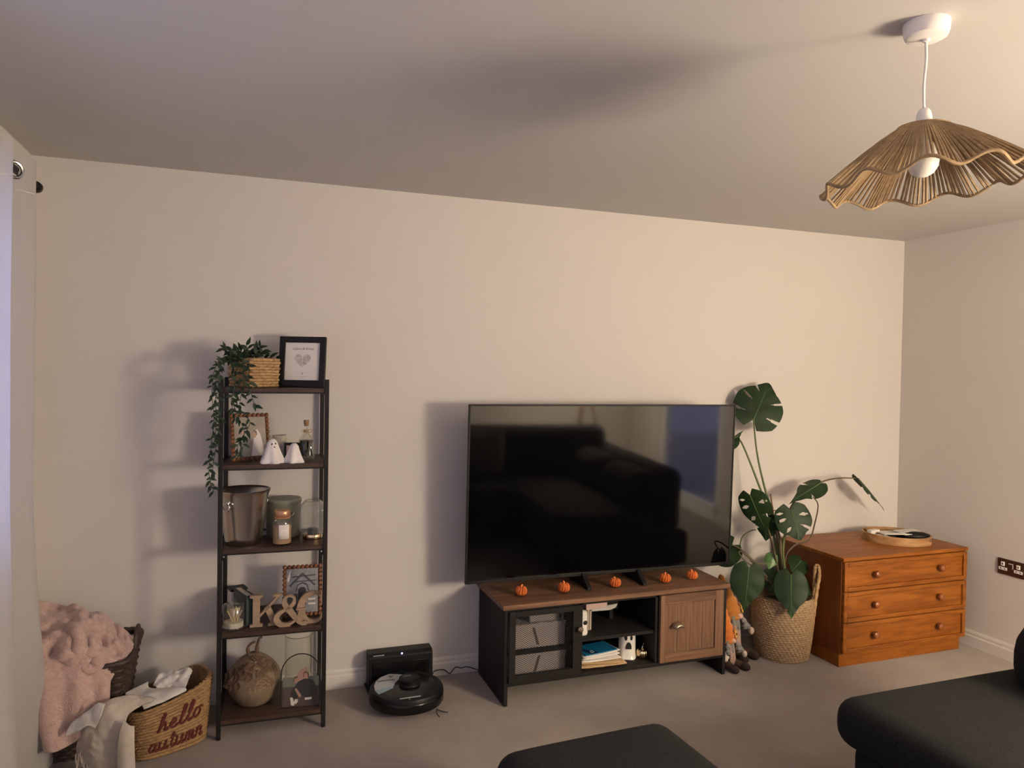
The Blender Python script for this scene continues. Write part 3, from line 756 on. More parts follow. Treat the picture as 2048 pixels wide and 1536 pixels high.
# trailing faux plant in its basket, top tier
pc = at(508, 776, -.19); pc.z = TIERS[1]
ivy = thing('trailing_plant', 'trailing leafy plant in a square woven basket on the top shelf', 'plant', pc)
def sqr(th, n=6.0): return 1 / (abs(math.cos(th)) ** n + abs(math.sin(th)) ** n) ** (1 / n)
A_ = .080; ROT = .72
bprof = []
NR = 8
for i in range(NR * 4 + 1):
    z = .002 + .122 * i / (NR * 4)
    bprof.append((A_ * (.93 + .07 * i / (NR * 4)), z))
def weave(th, r, z):
    row = z / .122 * NR
    ph = 18 * th
    return (r * sqr(th - ROT) * (.97 + .075 * abs(math.sin(PI * row)) ** .7 * (.45 + .55 * math.cos(ph + PI * math.floor(row))) ), z)
b = MB().lathe([(r * .95, z) for r, z in bprof], 72, mod=lambda th, r, z: (r * sqr(th - ROT), z))
for i in range(10):
    zz = .0075 + .0123 * i; rr_ = A_ * (.93 + .07 * i / 9)
    b.tube([V((rr_ * sqr(th - ROT) * (1 + .045 * math.cos(14 * th + PI * i)) * math.cos(th), rr_ * sqr(th - ROT) * (1 + .045 * math.cos(14 * th + PI * i)) * math.sin(th), zz + .0012 * math.sin(28 * th))) for th in [2 * PI * k / 168 for k in range(168)]], .0066, 7, True)
b.lathe([(A_ * 1.0, .124), (A_ * .93, .126), (A_ * .90, .10), (A_ * .86, .01)], 72, mod=lambda th, r, z: (r * sqr(th - ROT), z))
part('basket', b, 'seagrass_pale', ivy, smooth=70)
lm = MB()
lm.add([(0, 0, 0), (.0055, .008, .0018), (-.0055, .008, .0018), (0, .008, 0), (.0062, .017, .001), (-.0062, .017, .001), (0, .018, -.001), (.0035, .026, -.002), (-.0035, .026, -.002), (0, .027, -.003), (0, .034, -.006)],
       [(0, 1, 3), (0, 3, 2), (1, 4, 6, 3), (3, 6, 5, 2), (4, 7, 9, 6), (6, 9, 8, 5), (7, 10, 9), (9, 10, 8)])
leaf_src = [None]
def vine(pts, name='vine', step=.0165, k=1.0, r=.0014):
    pts = [p - pc for p in pts]
    c = cat(pts, 8)
    vn = part(name, MB().tube(c, r, 5), 'ivy_stem', ivy)
    acc = 0; side = 0
    for i in range(1, len(c)):
        seg = c[i] - c[i - 1]; acc += seg.length
        while acc > step:
            acc -= step; side += 1
            t = seg.normalized()
            a = side * 2.4 + random.uniform(-.6, .6)
            o1 = t.cross(V((.3, 1, .2))).normalized(); o2 = t.cross(o1)
            d = (t * random.uniform(.25, .9) + (o1 * math.cos(a) + o2 * math.sin(a)) * .9).normalized()
            if d.y > .25: d.y *= -.4
            M = align(c[i], d, V((random.uniform(-.5, .5), -1, random.uniform(.0, .8)))) @ Matrix.Scale(k * random.uniform(.75, 1.2), 4)
            if leaf_src[0] is None:
                leaf_src[0] = part('leaf', lm, 'ivy_green', vn, smooth=60); leaf_src[0].matrix_local = M
            else: inst(leaf_src[0], vn, M)
def pv(l): return [at(*q) for q in l]
vine(pv([(478, 718, -.20), (462, 712, -.26), (440, 722, -.34), (428, 745, -.38), (424, 790, -.385), (428, 840, -.385), (421, 900, -.385), (418, 950, -.385), (428, 985, -.385)]), k=.9)
vine(pv([(482, 715, -.22), (456, 714, -.30), (440, 735, -.37), (436, 780, -.375), (440, 830, -.38), (434, 880, -.385), (426, 930, -.385), (420, 972, -.385)]), k=.9)
vine(pv([(474, 722, -.2), (450, 722, -.3), (434, 752, -.385), (431, 800, -.39), (432, 850, -.39), (428, 893, -.39)]), k=.95)
vine(pv([(486, 718, -.24), (476, 724, -.31), (472, 760, -.365), (466, 800, -.37), (476, 832, -.37), (488, 862, -.37), (484, 900, -.365)]), k=1.05)
vine(pv([(500, 720, -.24), (498, 728, -.315), (499, 770, -.36), (506, 800, -.37), (511, 815, -.37)]), k=1.05)
vine(pv([(494, 718, -.24), (487, 726, -.315), (486, 770, -.36), (480, 815, -.37), (500, 845, -.37), (478, 885, -.37), (472, 912, -.365)]), k=1.0)
vine(pv([(480, 719, -.22), (468, 730, -.31), (470, 765, -.36), (463, 800, -.36), (470, 840, -.36)]), k=1.0)
for l in ([(490, 722, -.19), (470, 706, -.21), (445, 696, -.24)], [(495, 722, -.17), (478, 708, -.20), (462, 699, -.22)], [(505, 722, -.18), (498, 704, -.2), (492, 690, -.21)],
          [(510, 722, -.17), (512, 704, -.18), (524, 690, -.19)], [(515, 722, -.18), (520, 708, -.2), (528, 700, -.2)], [(500, 722, -.15), (486, 712, -.2), (470, 712, -.25)],
          [(520, 722, -.17), (535, 716, -.17), (552, 718, -.17)], [(488, 722, -.2), (476, 716, -.24), (460, 716, -.28)], [(504, 722, -.2), (508, 710, -.22), (514, 706, -.23)],
          [(498, 722, -.16), (480, 702, -.2), (455, 705, -.22)]):
    vine(pv(l), step=.0085, k=1.15)

# framed print, top tier
def frame_at(name, label, cat_, p, rz, lean, group=None):
    t = thing(name, label, cat_, p, rz, group)
    t.rotation_euler = (-lean, 0, rz)
    return t
p = at(603, 776, -.185); p.z = TIERS[1]
f1 = frame_at('picture_frame', 'black wooden frame with a white heart print on the top shelf', 'picture frame', p, -.36, .11)
w_, h_ = .206, .226
for q in ((-w_ / 2, -w_ / 2 + .026, 0, h_), (w_ / 2 - .026, w_ / 2, 0, h_)): part('frame_bar', MB().box(q[0], q[1], -.012, .008, q[2], q[3]), 'black_frame', f1, bevel=.002)
for q in ((0, .031), (h_ - .027, h_)): part('frame_bar', MB().box(-w_ / 2 + .026, w_ / 2 - .026, -.012, .008, q[0], q[1]), 'black_frame', f1, bevel=.002)
pr = part('print', MB().box(-w_ / 2 + .022, w_ / 2 - .022, -.004, .004, .027, h_ - .022), 'paper', f1, smooth=0)
for sg in (-1, 1):
    pts = []
    for i in range(26):
        t_ = PI * i / 25
        x = .0335 * math.sin(t_) ** 3 * 1.05
        z = (.0265 * math.cos(t_) - .0105 * math.cos(2 * t_) - .004 * math.cos(3 * t_) - .0018 * math.cos(4 * t_))
        pts.append((sg * (x + .0012), .122 + z * 1.05))
    part('heart_map', MB().prism(pts, -.0046, -.004), 'print_grey', pr, smooth=0)
    for q in ((.004, .108), (.016, .103)):
        if sg > 0: part('map_pin', MB().ball((q[0], -.0048, q[1]), (.0016, .0006, .0020), 8, 6), 'ink', pr)
lettering('Calum & Kirsty', .0155, 'ink', pr, T(0, -.0043, .167) @ RX(PI / 2), .45, 'script')
lettering('&', .011, 'ink', pr, T(0, -.0043, .058) @ RX(PI / 2), .3, 'script')
for z in (.0655, .0455):
    b = MB(); x = -.031
    while x < .031:
        l_ = random.uniform(.002, .006); b.box(x, min(x + l_, .031), -.0044, -.004, z, z + .0016); x += l_ + .0012
    part('small_print', b, 'print_grey', pr, smooth=0)

def bead_frame(label, p, rz, lean, nx, nz_, sp, r):
    t = frame_at('beaded_photo_frame', label, 'photo frame', p, rz, lean, 'beaded wooden photo frames')
    w2 = sp * (nx - 1) / 2
    src = None
    spots = [(-w2 + sp * i, z) for i in range(nx) for z in (r, r + sp * (nz_ - 1))] + [(x, r + sp * j) for j in range(1, nz_ - 1) for x in (-w2, w2)]
    for x, z in spots:
        if src is None:
            src = part('bead', MB().ball((0, 0, 0), r, 12, 8), 'bead_wood', t); src.matrix_local = T(x, 0, z)
        else: inst(src, t, T(x, 0, z))
    part('backing', MB().box(-w2, w2, .002, .008, r, r + sp * (nz_ - 1)), 'bead_wood', t, smooth=0)
    return t, w2, r + sp * (nz_ - 1)
p = at(503, 921, -.215); p.z = TIERS[2]
t, w2, ht = bead_frame('beaded wooden photo frame with a bride, behind trailing leaves on second shelf', p, .30, .20, 9, 11, .0188, .0096)
b = MB()
b.mi = 0; b.box(-w2 + .008, w2 - .008, -.003, .002, .017, ht - .008)
b.mi = 1; b.prism([(.0, .02), (.055, .02), (.052, .07), (.042, .115), (.030, .135), (.018, .128), (.012, .08)], -.0034, -.003)
b.mi = 2; b.prism([(.012, .098), (.022, .098), (.025, .115), (.018, .126), (.010, .118)], -.0038, -.0034)
b.mi = 3; b.prism([(.019, .10), (.029, .112), (.027, .127), (.017, .131), (.011, .124), (.021, .118)], -.0037, -.0033)
b.mi = 4; b.prism([(-.055, .02), (-.012, .02), (-.008, .07), (-.014, .105), (-.03, .118), (-.045, .10), (-.055, .06)], -.0034, -.003)
b.mi = 2; b.prism([(-.034, .112), (-.024, .112), (-.022, .128), (-.03, .136), (-.038, .126)], -.0038, -.0034)
part('photo', b, ['photo_bg', 'photo_white', 'photo_skin', 'photo_brown', 'photo_grey'], t, smooth=0)
p = at(604, 1241, -.225); p.z = TIERS[4]
t, w2, ht = bead_frame('beaded wooden photo frame with a grey gabled building, behind the letters', p, -.05, .12, 9, 12, .0188, .0096)
b = MB()
b.mi = 0; b.box(-w2 + .008, w2 - .008, -.003, .002, .017, ht - .008)
b.mi = 1; b.prism([(-.066, .16), (-.050, .205), (-.052, .17), (-.058, .15)], -.0035, -.003)
for q in ([(-.058, .135), (0, .192), (.058, .135), (.050, .132), (0, .180), (-.050, .132)], [(-.046, .17), (.056, .175), (.056, .181), (-.046, .176)], [(-.040, .15), (.06, .152), (.06, .157), (-.04, .155)],
          [(-.03, .11), (-.022, .14), (0, .150), (.022, .14), (.03, .11), (.024, .11), (.018, .135), (0, .143), (-.018, .135), (-.024, .11)]):
    b.mi = 2; b.prism(q, -.0036, -.003)
b.mi = 3; b.prism([(-.018, .05), (.016, .05), (.016, .118), (.008, .128), (-.008, .128), (-.018, .118)], -.0036, -.003)
b.mi = 1; b.prism([(-.010, .055), (.002, .055), (.002, .078), (-.004, .086), (-.010, .078)], -.004, -.0036)
b.mi = 2; b.prism([(-.062, .02), (-.02, .02), (-.02, .10), (-.062, .10)], -.0035, -.003)
b.mi = 4; b.prism([(.022, .03), (.06, .03), (.06, .10), (.022, .10)], -.0035, -.003)
for z in (.05, .07, .09):
    b.mi = 1; b.prism([(.026, z), (.056, z), (.056, z + .008), (.026, z + .008)], -.0039, -.0034)
part('photo', b, ['photo_grey', 'photo_white', 'photo_slate', 'photo_dark', 'photo_grey'], t, smooth=0)

# second tier
def shelf_pt(px, py, y, tier):
    q = at(px, py, y); q.z = TIERS[tier]; return q
def ghost(label, p, R, H, face, rz):
    t = thing('ghost_figurine', label, 'figurine', p, rz, 'white ghost figurines on the second shelf')
    def gm2(th, r, z):
        k = max(0, 1 - z / H) ** 1.3
        return (r * (1 + .16 * k * math.cos(5 * th + 1.1)), z + (.004 * (1 - k) if z > 0 else 0))
    part('body', MB().lathe([(.002, .001), (R * .92, .0), (R, .003), (R * .88, H * .18), (R * .70, H * .42), (R * .54, H * .66), (R * .44, H * .82), (R * .30, H * .94), (R * .14, H * .99), (.0005, H)], 44, mod=gm2), 'clay_white', t, smooth=70)
    if face:
        for a, z, s_ in ((-.33, .82, .0034), (.33, .835, .0034)): part('eye', MB().ball((0, 0, 0), (s_, .002, s_ * 1.2), 10, 7, m=T(R * .46 * math.sin(a), -R * .455 * math.cos(a), H * z)), 'black_void', t)
        part('mouth', MB().ball((0, 0, 0), (.0036, .002, .0046), 10, 7, m=T(.002, -R * .535, H * .68)), 'black_void', t)
    return t
ghost('larger white ghost figurine with black eyes on the second shelf', shelf_pt(544, 927, -.315, 2), .050, .100, True, .25)
ghost('smaller white ghost figurine without a face on the second shelf', shelf_pt(588, 925, -.315, 2), .042, .079, False, .9)
t = thing('pillar_candle', 'cream candle in a speckled pot behind the ghost figurines', 'candle', shelf_pt(559, 905, -.11, 2))
part('pot', MB().lathe([(.002, 0), (.029, 0), (.031, .004), (.031, .098), (.029, .1), (.027, .098), (.027, .088), (.002, .087)], 32), 'stone_cream', t)
part('wick', MB().tube([(0, 0, .087), (.001, 0, .098)], .001, 5), 'ink', t)
t = thing('small_dark_frame', 'small black frame with a tan card behind the smaller ghost', 'frame', shelf_pt(585, 912, -.19, 2), -.1)
t.rotation_euler = (-.1, 0, -.1)
part('frame_border', MB().box(-.036, .036, -.006, .006, .060, .072).box(-.036, .036, -.006, .006, 0, .012).box(-.036, -.026, -.006, .006, .012, .06).box(.026, .036, -.006, .006, .012, .06), 'black_frame', t, bevel=.001)
part('card', MB().box(-.027, .027, -.002, .004, .011, .061), 'pink_card', t, smooth=0)
t = thing('reed_bottle', 'corked clear glass bottle with dark contents and a twine bow', 'bottle', shelf_pt(612, 914, -.20, 2), .2)
sq4 = lambda th, r, z: (r * (sqr(th, 5) if z < .085 else 1), z)
part('glass_body', MB().lathe([(.001, 0), (.030, 0), (.032, .004), (.031, .08), (.022, .102), (.011, .118), (.009, .124), (.009, .150), (.0115, .154), (.009, .156)], 36, mod=sq4), 'clear_glass', t)
part('contents', MB().lathe([(.001, .014), (.026, .014), (.022, .04), (.024, .07), (.0275, .084), (.001, .086)], 36, mod=sq4), 'black_gloss', t)
part('cork', MB().lathe([(.001, .146), (.0085, .146), (.0115, .158), (.0115, .172), (.001, .173)], 18), 'cork', t)
tw = MB()
for z in (.122, .126, .130): tw.tube([(.0105 * math.cos(2 * PI * i / 16), .0105 * math.sin(2 * PI * i / 16), z) for i in range(16)], .0017, 6, True)
for s_ in (-1, 1):
    tw.tube(cat([(0, -.012, .124), (s_ * .014, -.016, .132), (s_ * .024, -.016, .126), (s_ * .012, -.016, .118), (0, -.013, .122)], 5), .0016, 6)
    tw.tube(cat([(0, -.013, .122), (s_ * .008, -.020, .108), (s_ * .020, -.024, .085 if s_ > 0 else .098)], 5), .0015, 6)
part('twine_bow', tw, 'twine', t)

# third tier
t = thing('wine_bucket', 'brushed steel wine bucket with ring handles on the third shelf', 'bucket', shelf_pt(487, 1087, -.245, 3), .0)
part('bowl', MB().lathe([(.001, .0), (.069, .0), (.073, .004), (.077, .03), (.099, .206), (.107, .226), (.110, .230), (.108, .232), (.099, .222), (.075, .03), (.070, .010), (.001, .008)], 56), 'steel', t, smooth=50)
for a in (-2.25, .6):
    M = T(.0975 * math.cos(a), .0975 * math.sin(a), .178) @ RZ(a - PI / 2)
    h = part('handle_lug', MB().ball((0, .002, .004), (.008, .007, .012), 12, 8, m=M), 'chrome', t)
    part('ring', MB().tube([(.015 * math.cos(2 * PI * i / 20), .009, -.010 + .015 * math.sin(2 * PI * i / 20)) for i in range(20)], .0032, 8, True, m=M), 'chrome', h)
t = thing('canister', 'dark sage canister with a flat lid behind the candle jar', 'canister', shelf_pt(567, 1078, -.135, 3))
part('body', MB().lathe([(.001, 0), (.072, 0), (.074, .004), (.074, .148), (.001, .148)], 40), 'sage_green', t)
part('lid', MB().lathe([(.001, .146), (.075, .146), (.077, .150), (.077, .163), (.074, .167), (.001, .167)], 40), 'sage_green', t)
t = thing('white_card', 'small white card peeking out behind the wine bucket', 'card', shelf_pt(529, 1066, -.12, 3), .2)
part('sheet', MB().box(-.02, .02, 0, .003, 0, .07), 'paper', t, smooth=0)
part('print_mark', MB().box(-.008, .012, -.0006, 0, .02, .03), 'ink', t, smooth=0)
t = thing('candle_jar', 'brown candle jar with wooden lid and white label on third shelf', 'candle jar', shelf_pt(564, 1087, -.305, 3), .15)
part('glass_jar', MB().lathe([(.001, .0), (.034, .0), (.0385, .004), (.0395, .012), (.0395, .096), (.036, .106), (.029, .112), (.029, .120), (.032, .122), (.031, .124)], 36), 'clear_glass', t)
part('wax', MB().lathe([(.001, .006), (.036, .006), (.0375, .012), (.0375, .082), (.001, .083)], 32), 'wax_brown', t)
part('lid', MB().lathe([(.001, .116), (.030, .116), (.033, .121), (.0335, .140), (.030, .146), (.001, .147)], 32), 'copper', t)
part('seal_ring', MB().tube([(.0315 * math.cos(2 * PI * i / 28), .0315 * math.sin(2 * PI * i / 28), .114) for i in range(28)], .0026, 6, True), 'copper', t)
clip = MB().tube(cat([(.030, -.008, .115), (.042, -.010, .122), (.046, -.010, .132), (.036, -.008, .132)], 5), .0022, 6)
part('clip', clip, 'steel', t)
rows = [[V((.0402 * math.sin(a), -.0402 * math.cos(a), z)) for z in (.028, .088)] for a in [-.55 + 1.15 * i / 10 for i in range(11)]]
lb = part('label', MB().grid(rows), 'paper', t, solid=.0004)
b = MB()
for z, k in ((.077, .7), (.070, .85), (.058, .35), (.052, .3), (.040, .3)):
    b.grid([[V((.0407 * math.sin(a), -.0407 * math.cos(a), zz)) for zz in (z, z + .0015)] for a in [-.55 * k + 1.1 * k * i / 6 for i in range(7)]])
part('label_print', b, 'print_grey', lb)
t = thing('ribbed_lantern', 'ribbed clear glass lantern on a gold base at the shelf end', 'lantern', shelf_pt(625, 1079, -.235, 3))
part('base', MB().lathe([(.001, 0), (.040, 0), (.042, .003), (.042, .020), (.039, .024), (.001, .024)], 36), 'gold', t)
rib = lambda th, r, z: (r + (.0022 * math.cos(34 * th) if r > .03 else 0), z)
part('glass_shade', MB().lathe([(.040, .022), (.047, .026), (.054, .040), (.056, .06), (.056, .125), (.052, .145), (.042, .158), (.034, .165), (.034, .168)], 170, mod=rib), 'ribbed_glass', t, smooth=80)
part('glass_rim', MB().tube([(.034 * math.cos(2 * PI * i / 36), .034 * math.sin(2 * PI * i / 36), .168) for i in range(36)], .0015, 6, True), 'thin_glass', t)
part('tealight', MB().lathe([(.001, .024), (.022, .024), (.023, .042), (.021, .044), (.001, .042)], 24), 'black_void', t)

# fourth tier
t = thing('match_jar', 'lidded glass jar of matchsticks at the left of the fourth shelf', 'jar', shelf_pt(467, 1263, -.285, 4))
part('glass_jar', MB().lathe([(.001, .001), (.044, .001), (.047, .005), (.0465, .010), (.043, .014), (.0425, .095), (.040, .098)], 36), 'jar_glass', t)
ld = part('lid', MB().lathe([(.001, .104), (.020, .104), (.040, .101), (.0435, .098), (.0435, .094), (.040, .094)], 36), 'jar_glass', t)
part('knob', MB().lathe([(.005, .103), (.004, .110), (.009, .114), (.009, .120), (.001, .123)], 16), 'jar_glass', ld)
part('wax_fill', MB().lathe([(.001, .007), (.039, .007), (.039, .028), (.001, .028)], 24), 'wax_cream', t)
src = None
for i in range(22):
    a = random.uniform(0, 2 * PI); r = random.uniform(0, .02)
    M = T(r * math.cos(a), r * math.sin(a), .028) @ RZ(random.uniform(0, 2 * PI)) @ RX(random.uniform(.15, .5)) @ T(0, 0, 0)
    if src is None:
        src = part('matchstick', MB().box(-.0018, .0018, -.0018, .0018, 0, .055), 'match_wood', t, smooth=0); src.matrix_local = M
    else: inst(src, t, M)
t = thing('book', 'dark green hardback book standing between match jar and letter K', 'book', shelf_pt(484, 1250, -.20, 4), .35)
part('cover', MB().box(-.016, -.013, -.09, .06, 0, .132).box(.013, .016, -.09, .06, 0, .132).box(-.016, .016, -.093, -.09, 0, .132), 'book_dark', t, bevel=.0008)
part('pages', MB().box(-.013, .013, -.089, .056, .003, .128), 'book_pages', t, smooth=0)
t = thing('small_box', 'pale grey box behind the match jar on the fourth shelf', 'box', shelf_pt(474, 1236, -.09, 4), .3)
part('body', MB().box(-.035, .035, -.03, .03, 0, .112), 'paper_grey', t, bevel=.002)
part('lid', MB().box(-.036, .036, -.031, .031, .105, .116), 'black_frame', t, bevel=.001)
def letter(ch, lab, p, rz, polys, d=.02):
    t = thing('wooden_letter', lab, 'letter', p, rz, 'wooden initials on the fourth shelf')
    b = MB()
    for q in polys: b.prism(q, -d / 2, d / 2)
    part('letter_face', b, 'letter_wood', t, bevel=.0012)
    return t
K = [[(-.062, 0), (-.010, 0), (-.010, .009), (-.021, .013), (-.021, .121), (-.010, .125), (-.010, .134), (-.062, .134), (-.062, .125), (-.050, .121), (-.050, .013), (-.062, .009)],
     [(-.022, .054), (-.008, .066), (.042, .122), (.030, .127), (.030, .134), (.070, .134), (.070, .127), (.058, .122), (-.022, .038)],
     [(-.004, .076), (.016, .090), (.052, .016), (.066, .009), (.066, 0), (.012, 0), (.012, .009), (.024, .013)]]
letter('K', 'wooden letter K on the fourth shelf', shelf_pt(530, 1257, -.300, 4), -.03, K)
def stroke(pts, ws):
    """outline polygons of a stroke of changing width, one quad each"""
    out = []; n = len(pts)
    nm = []
    for i in range(n):
        t_ = V((*pts[min(i + 1, n - 1)],)) - V((*pts[max(i - 1, 0)],)); t_.normalize(); nm.append(V((-t_.y, t_.x)))
    for i in range(n - 1):
        a, c = V(pts[i]), V(pts[i + 1])
        out.append([tuple(a + nm[i] * ws[i]), tuple(a - nm[i] * ws[i]), tuple(c - nm[i + 1] * ws[i + 1]), tuple(c + nm[i + 1] * ws[i + 1])])
    return out
def stroke_solid(b, pts, ws, d):
    nm = []; n = len(pts); rows = []
    for i in range(n):
        t_ = V(pts[min(i + 1, n - 1)]) - V(pts[max(i - 1, 0)]); t_.normalize(); m_ = V((-t_.y, t_.x)); a = V(pts[i])
        l_, r_ = a + m_ * ws[i], a - m_ * ws[i]
        rows.append([V((l_.x, -d, l_.y)), V((r_.x, -d, r_.y)), V((r_.x, d, r_.y)), V((l_.x, d, l_.y))])
    o = len(b.v); b.grid(rows, cv=True)
    b.f.append(((o, o + 1, o + 2, o + 3), b.mi)); e = o + 4 * (n - 1); b.f.append(((e + 3, e + 2, e + 1, e), b.mi))
def flat2(l, k=6): return [(p.x, p.z) for p in cat([(x, 0, z) for x, z in l], k)]
AMP = flat2([(.070, .018), (.052, .010), (.030, .032), (.000, .072), (-.018, .100), (-.012, .124), (.006, .129), (.022, .118), (.018, .095), (-.006, .076), (-.038, .058), (-.050, .034), (-.036, .012), (-.008, .007), (.022, .020), (.040, .046), (.046, .068)])
n = len(AMP)
ws = []
for i in range(n):
    u = i / (n - 1)
    ws.append(.0035 + .0085 * max(0, math.sin(PI * min(1, u / .36))) if u < .36 else .0045 + .0075 * math.exp(-((u - .70) / .10) ** 2) + .004 * math.exp(-((u - .50) / .05) ** 2))
t = thing('wooden_letter', 'wooden ampersand on the fourth shelf', 'letter', shelf_pt(577, 1256, -.330, 4), -.03, 'wooden initials on the fourth shelf')
b = MB(); stroke_solid(b, AMP, ws, .010)
b.prism([(.030, .066), (.070, .066), (.070, .073), (.030, .073)], -.0098, .0098)
b.prism([(-.04, .0), (.01, .0), (.0, .008), (-.03, .008)], -.0098, .0098)
b.prism([(.05, .0), (.074, .0), (.078, .016), (.056, .014)], -.0098, .0098)
part('letter_face', b, 'letter_wood', t, bevel=.001)
CP = flat2([(.044, .098), (.034, .120), (.010, .130), (-.022, .118), (-.042, .085), (-.042, .050), (-.024, .016), (.008, .005), (.034, .014), (.046, .036)])
n = len(CP)
b = MB(); stroke_solid(b, CP, [.004 + .0115 * math.sin(PI * i / (n - 1)) ** 2 for i in range(n)], .010)
b.prism([(.040, .088), (.048, .088), (.048, .134), (.040, .134)], -.0098, .0098)
b.prism([(-.016, 0), (.026, 0), (.018, .008), (-.004, .008)], -.0098, .0098)
b.prism([(.038, .028), (.050, .034), (.050, .044), (.042, .044)], -.0098, .0098)
t = thing('wooden_letter', 'wooden letter C on the fourth shelf', 'letter', shelf_pt(622, 1253, -.318, 4), -.03, 'wooden initials on the fourth shelf')
part('letter_face', b, 'letter_wood', t, bevel=.001)

# bottom tier
pp = at(507, 1400, -.20); pp.z = TIERS[5]
t = thing('pumpkin_vase', 'large round sand coloured pumpkin ornament with carved leaves on bottom shelf', 'ornament', pp)
PR, PH = .113, .215
def pm(th, r, z): return (r * (1 + .006 * math.sin(z * 700)), z)
pf = [(.002, 0), (.055, .0)]
for i in range(1, 60):
    u = i / 60; pf.append((.05 + (PR - .05) * math.sin(PI * min(1, (u * .93 + .05))) ** .75 if u < .5 else PR * math.sin(PI * min(.985, u * .93 + .05)) ** .75, PH * u))
pf.append((.002, PH * 1.0))
part('body', MB().lathe(pf, 64, mod=pm), 'sand', t, smooth=80)
def on_pump(a, u, off=.0):
    z = PH * u; r = PR * math.sin(PI * min(.985, u * .93 + .05)) ** .75 + off
    return V((r * math.sin(a), -r * math.cos(a), z))
sw = MB()
for k in range(9):
    R0 = .010 + .0055 * k
    pts = []
    for i in range(26):
        q = 2 * PI * i / 26
        rr = R0 * (1 + .16 * math.sin(3 * q + k * 1.7))
        if k > 6 and 0.2 < q < 2.6: continue
        pts.append(on_pump(.30 + rr * math.cos(q) / PR, .40 + rr * math.sin(q) / PH, .001))
    sw.tube(pts, .0018 + .0004 * (k % 2), 5, k <= 6)
part('carved_swirl', sw, 'carved_light', t)
gr = [[on_pump(.30 + (.010 + .052 * k / 5) * math.cos(2 * PI * i / 28) / PR * (1 + .1 * math.sin(3 * i)), .40 + (.010 + .052 * k / 5) * math.sin(2 * PI * i / 28) / PH, .0006) for i in range(28)] for k in range(6)]
part('carved_ground', MB().grid(gr, cv=True), 'carved_ground', t)
lsrc = None
lf = MB().add([(0, 0, 0), (.010, .008, .004), (-.010, .008, .004), (0, .010, .0), (.013, .020, .003), (-.013, .020, .003), (0, .022, .001), (0, .036, .004)],
              [(0, 1, 3), (0, 3, 2), (1, 4, 6, 3), (3, 6, 5, 2), (4, 7, 6), (6, 7, 5)])
random.seed(11)
for i in range(46):
    a = -1.15 + 2.1 * (i % 12) / 11 + random.uniform(-.1, .1)
    u = .98 - .085 * (i // 12) - .05 * random.random() - (.22 * max(0, -a - .25) ** .7 if a < -.25 else 0)
    if a > -.15 and u < .76: u = .76 + .16 * random.random()
    c = on_pump(a, min(.93, u), .002)
    nrm = V((math.sin(a), -math.cos(a), .5)).normalized()
    d = V((random.uniform(-1, 1), random.uniform(-.3, .3), random.uniform(-1, .2))); d = (d - nrm * d.dot(nrm)).normalized()
    M = align(c, d, nrm) @ Matrix.Scale(random.uniform(.8, 1.25), 4)
    if lsrc is None:
        lsrc = part('carved_leaf', lf, 'carved_leaf', t, smooth=0, solid=.002); lsrc.matrix_local = M
    else: inst(lsrc, t, M)
for (dx, hh) in ((-.018, .050), (.010, .068)):
    part('stem', MB().tube(cat([(dx, -.01, PH - .012), (dx * 1.4, -.012, PH + hh * .5), (dx + .012, -.012, PH + hh * .9), (dx + .024, -.012, PH + hh * .95)], 5), [.008] * 5 + [.006] * 5 + [.005] * 6, 8), 'carved_leaf', t)
t = thing('glass_vase', 'tall clear cylindrical glass vase at the back of the bottom shelf', 'vase', shelf_pt(597, 1392, -.165, 5))
part('glass_wall', MB().lathe([(.001, .001), (.058, .001), (.061, .004), (.0615, .262)], 44), 'jar_glass', t)
part('glass_rim', MB().tube([(.0615 * math.cos(2 * PI * i / 44), .0615 * math.sin(2 * PI * i / 44), .262) for i in range(44)], .0014, 6, True), 'sage_green', t)
p = shelf_pt(600, 1423, -.325, 5)
t = frame_at('arched_photo_frame', 'arched glass photo frame of two people in dark clothes on bottom shelf', 'photo frame', p, -.12, .14)
AW, AH = .080, .222
arch = [(-AW, 0), (AW, 0)] + [(AW * math.cos(PI * i / 24), AH - AW + AW * math.sin(PI * i / 24)) for i in range(25)]
part('wire_frame', MB().tube([(x, 0, z) for x, z in arch], .0024, 7, True), 'black_metal', t)
part('glass_sheet', MB().prism(arch, -.001, .001), 'clear_glass', t, smooth=0)
b = MB()
b.mi = 0; b.box(-AW + .006, AW - .004, .002, .004, .006, .125)
b.mi = 1; b.prism([(-AW + .006, .086), (AW - .004, .086), (AW - .004, .125), (-AW + .006, .125)], .0016, .002)
b.mi = 2; b.prism([(-.026, .10), (.030, .10), (.034, .140), (.022, .166), (-.004, .152), (-.022, .125)], .0012, .0019)
b.mi = 3; b.prism([(-.034, .070), (-.010, .106), (.018, .118), (.052, .110), (.070, .075), (.066, .045), (.03, .038), (.0, .05), (-.02, .035), (-.04, .05)], .0008, .0012)
b.mi = 4; b.prism([(.014, .118), (.026, .116), (.029, .132), (.022, .139), (.013, .132)], .0004, .0008)
b.mi = 5; b.prism([(.010, .124), (.016, .120), (.014, .140), (.026, .140), (.030, .128), (.034, .112), (.036, .134), (.026, .147), (.012, .145)], .0006, .001)
b.mi = 4; b.prism([(-.024, .076), (-.017, .08), (.004, .05), (.002, .041), (-.006, .042)], .0004, .0008)
b.mi = 4; b.prism([(-.026, .108), (-.015, .106), (-.010, .118), (-.018, .125), (-.026, .119)], .0004, .0008)
b.mi = 5; b.prism([(-.030, .108), (-.026, .106), (-.024, .12), (-.012, .122), (-.012, .13), (-.026, .128)], .0003, .0007)
b.mi = 6; b.prism([(-.042, .042), (-.032, .042), (-.022, .014), (-.028, .007), (-.038, .012)], .0004, .0008)
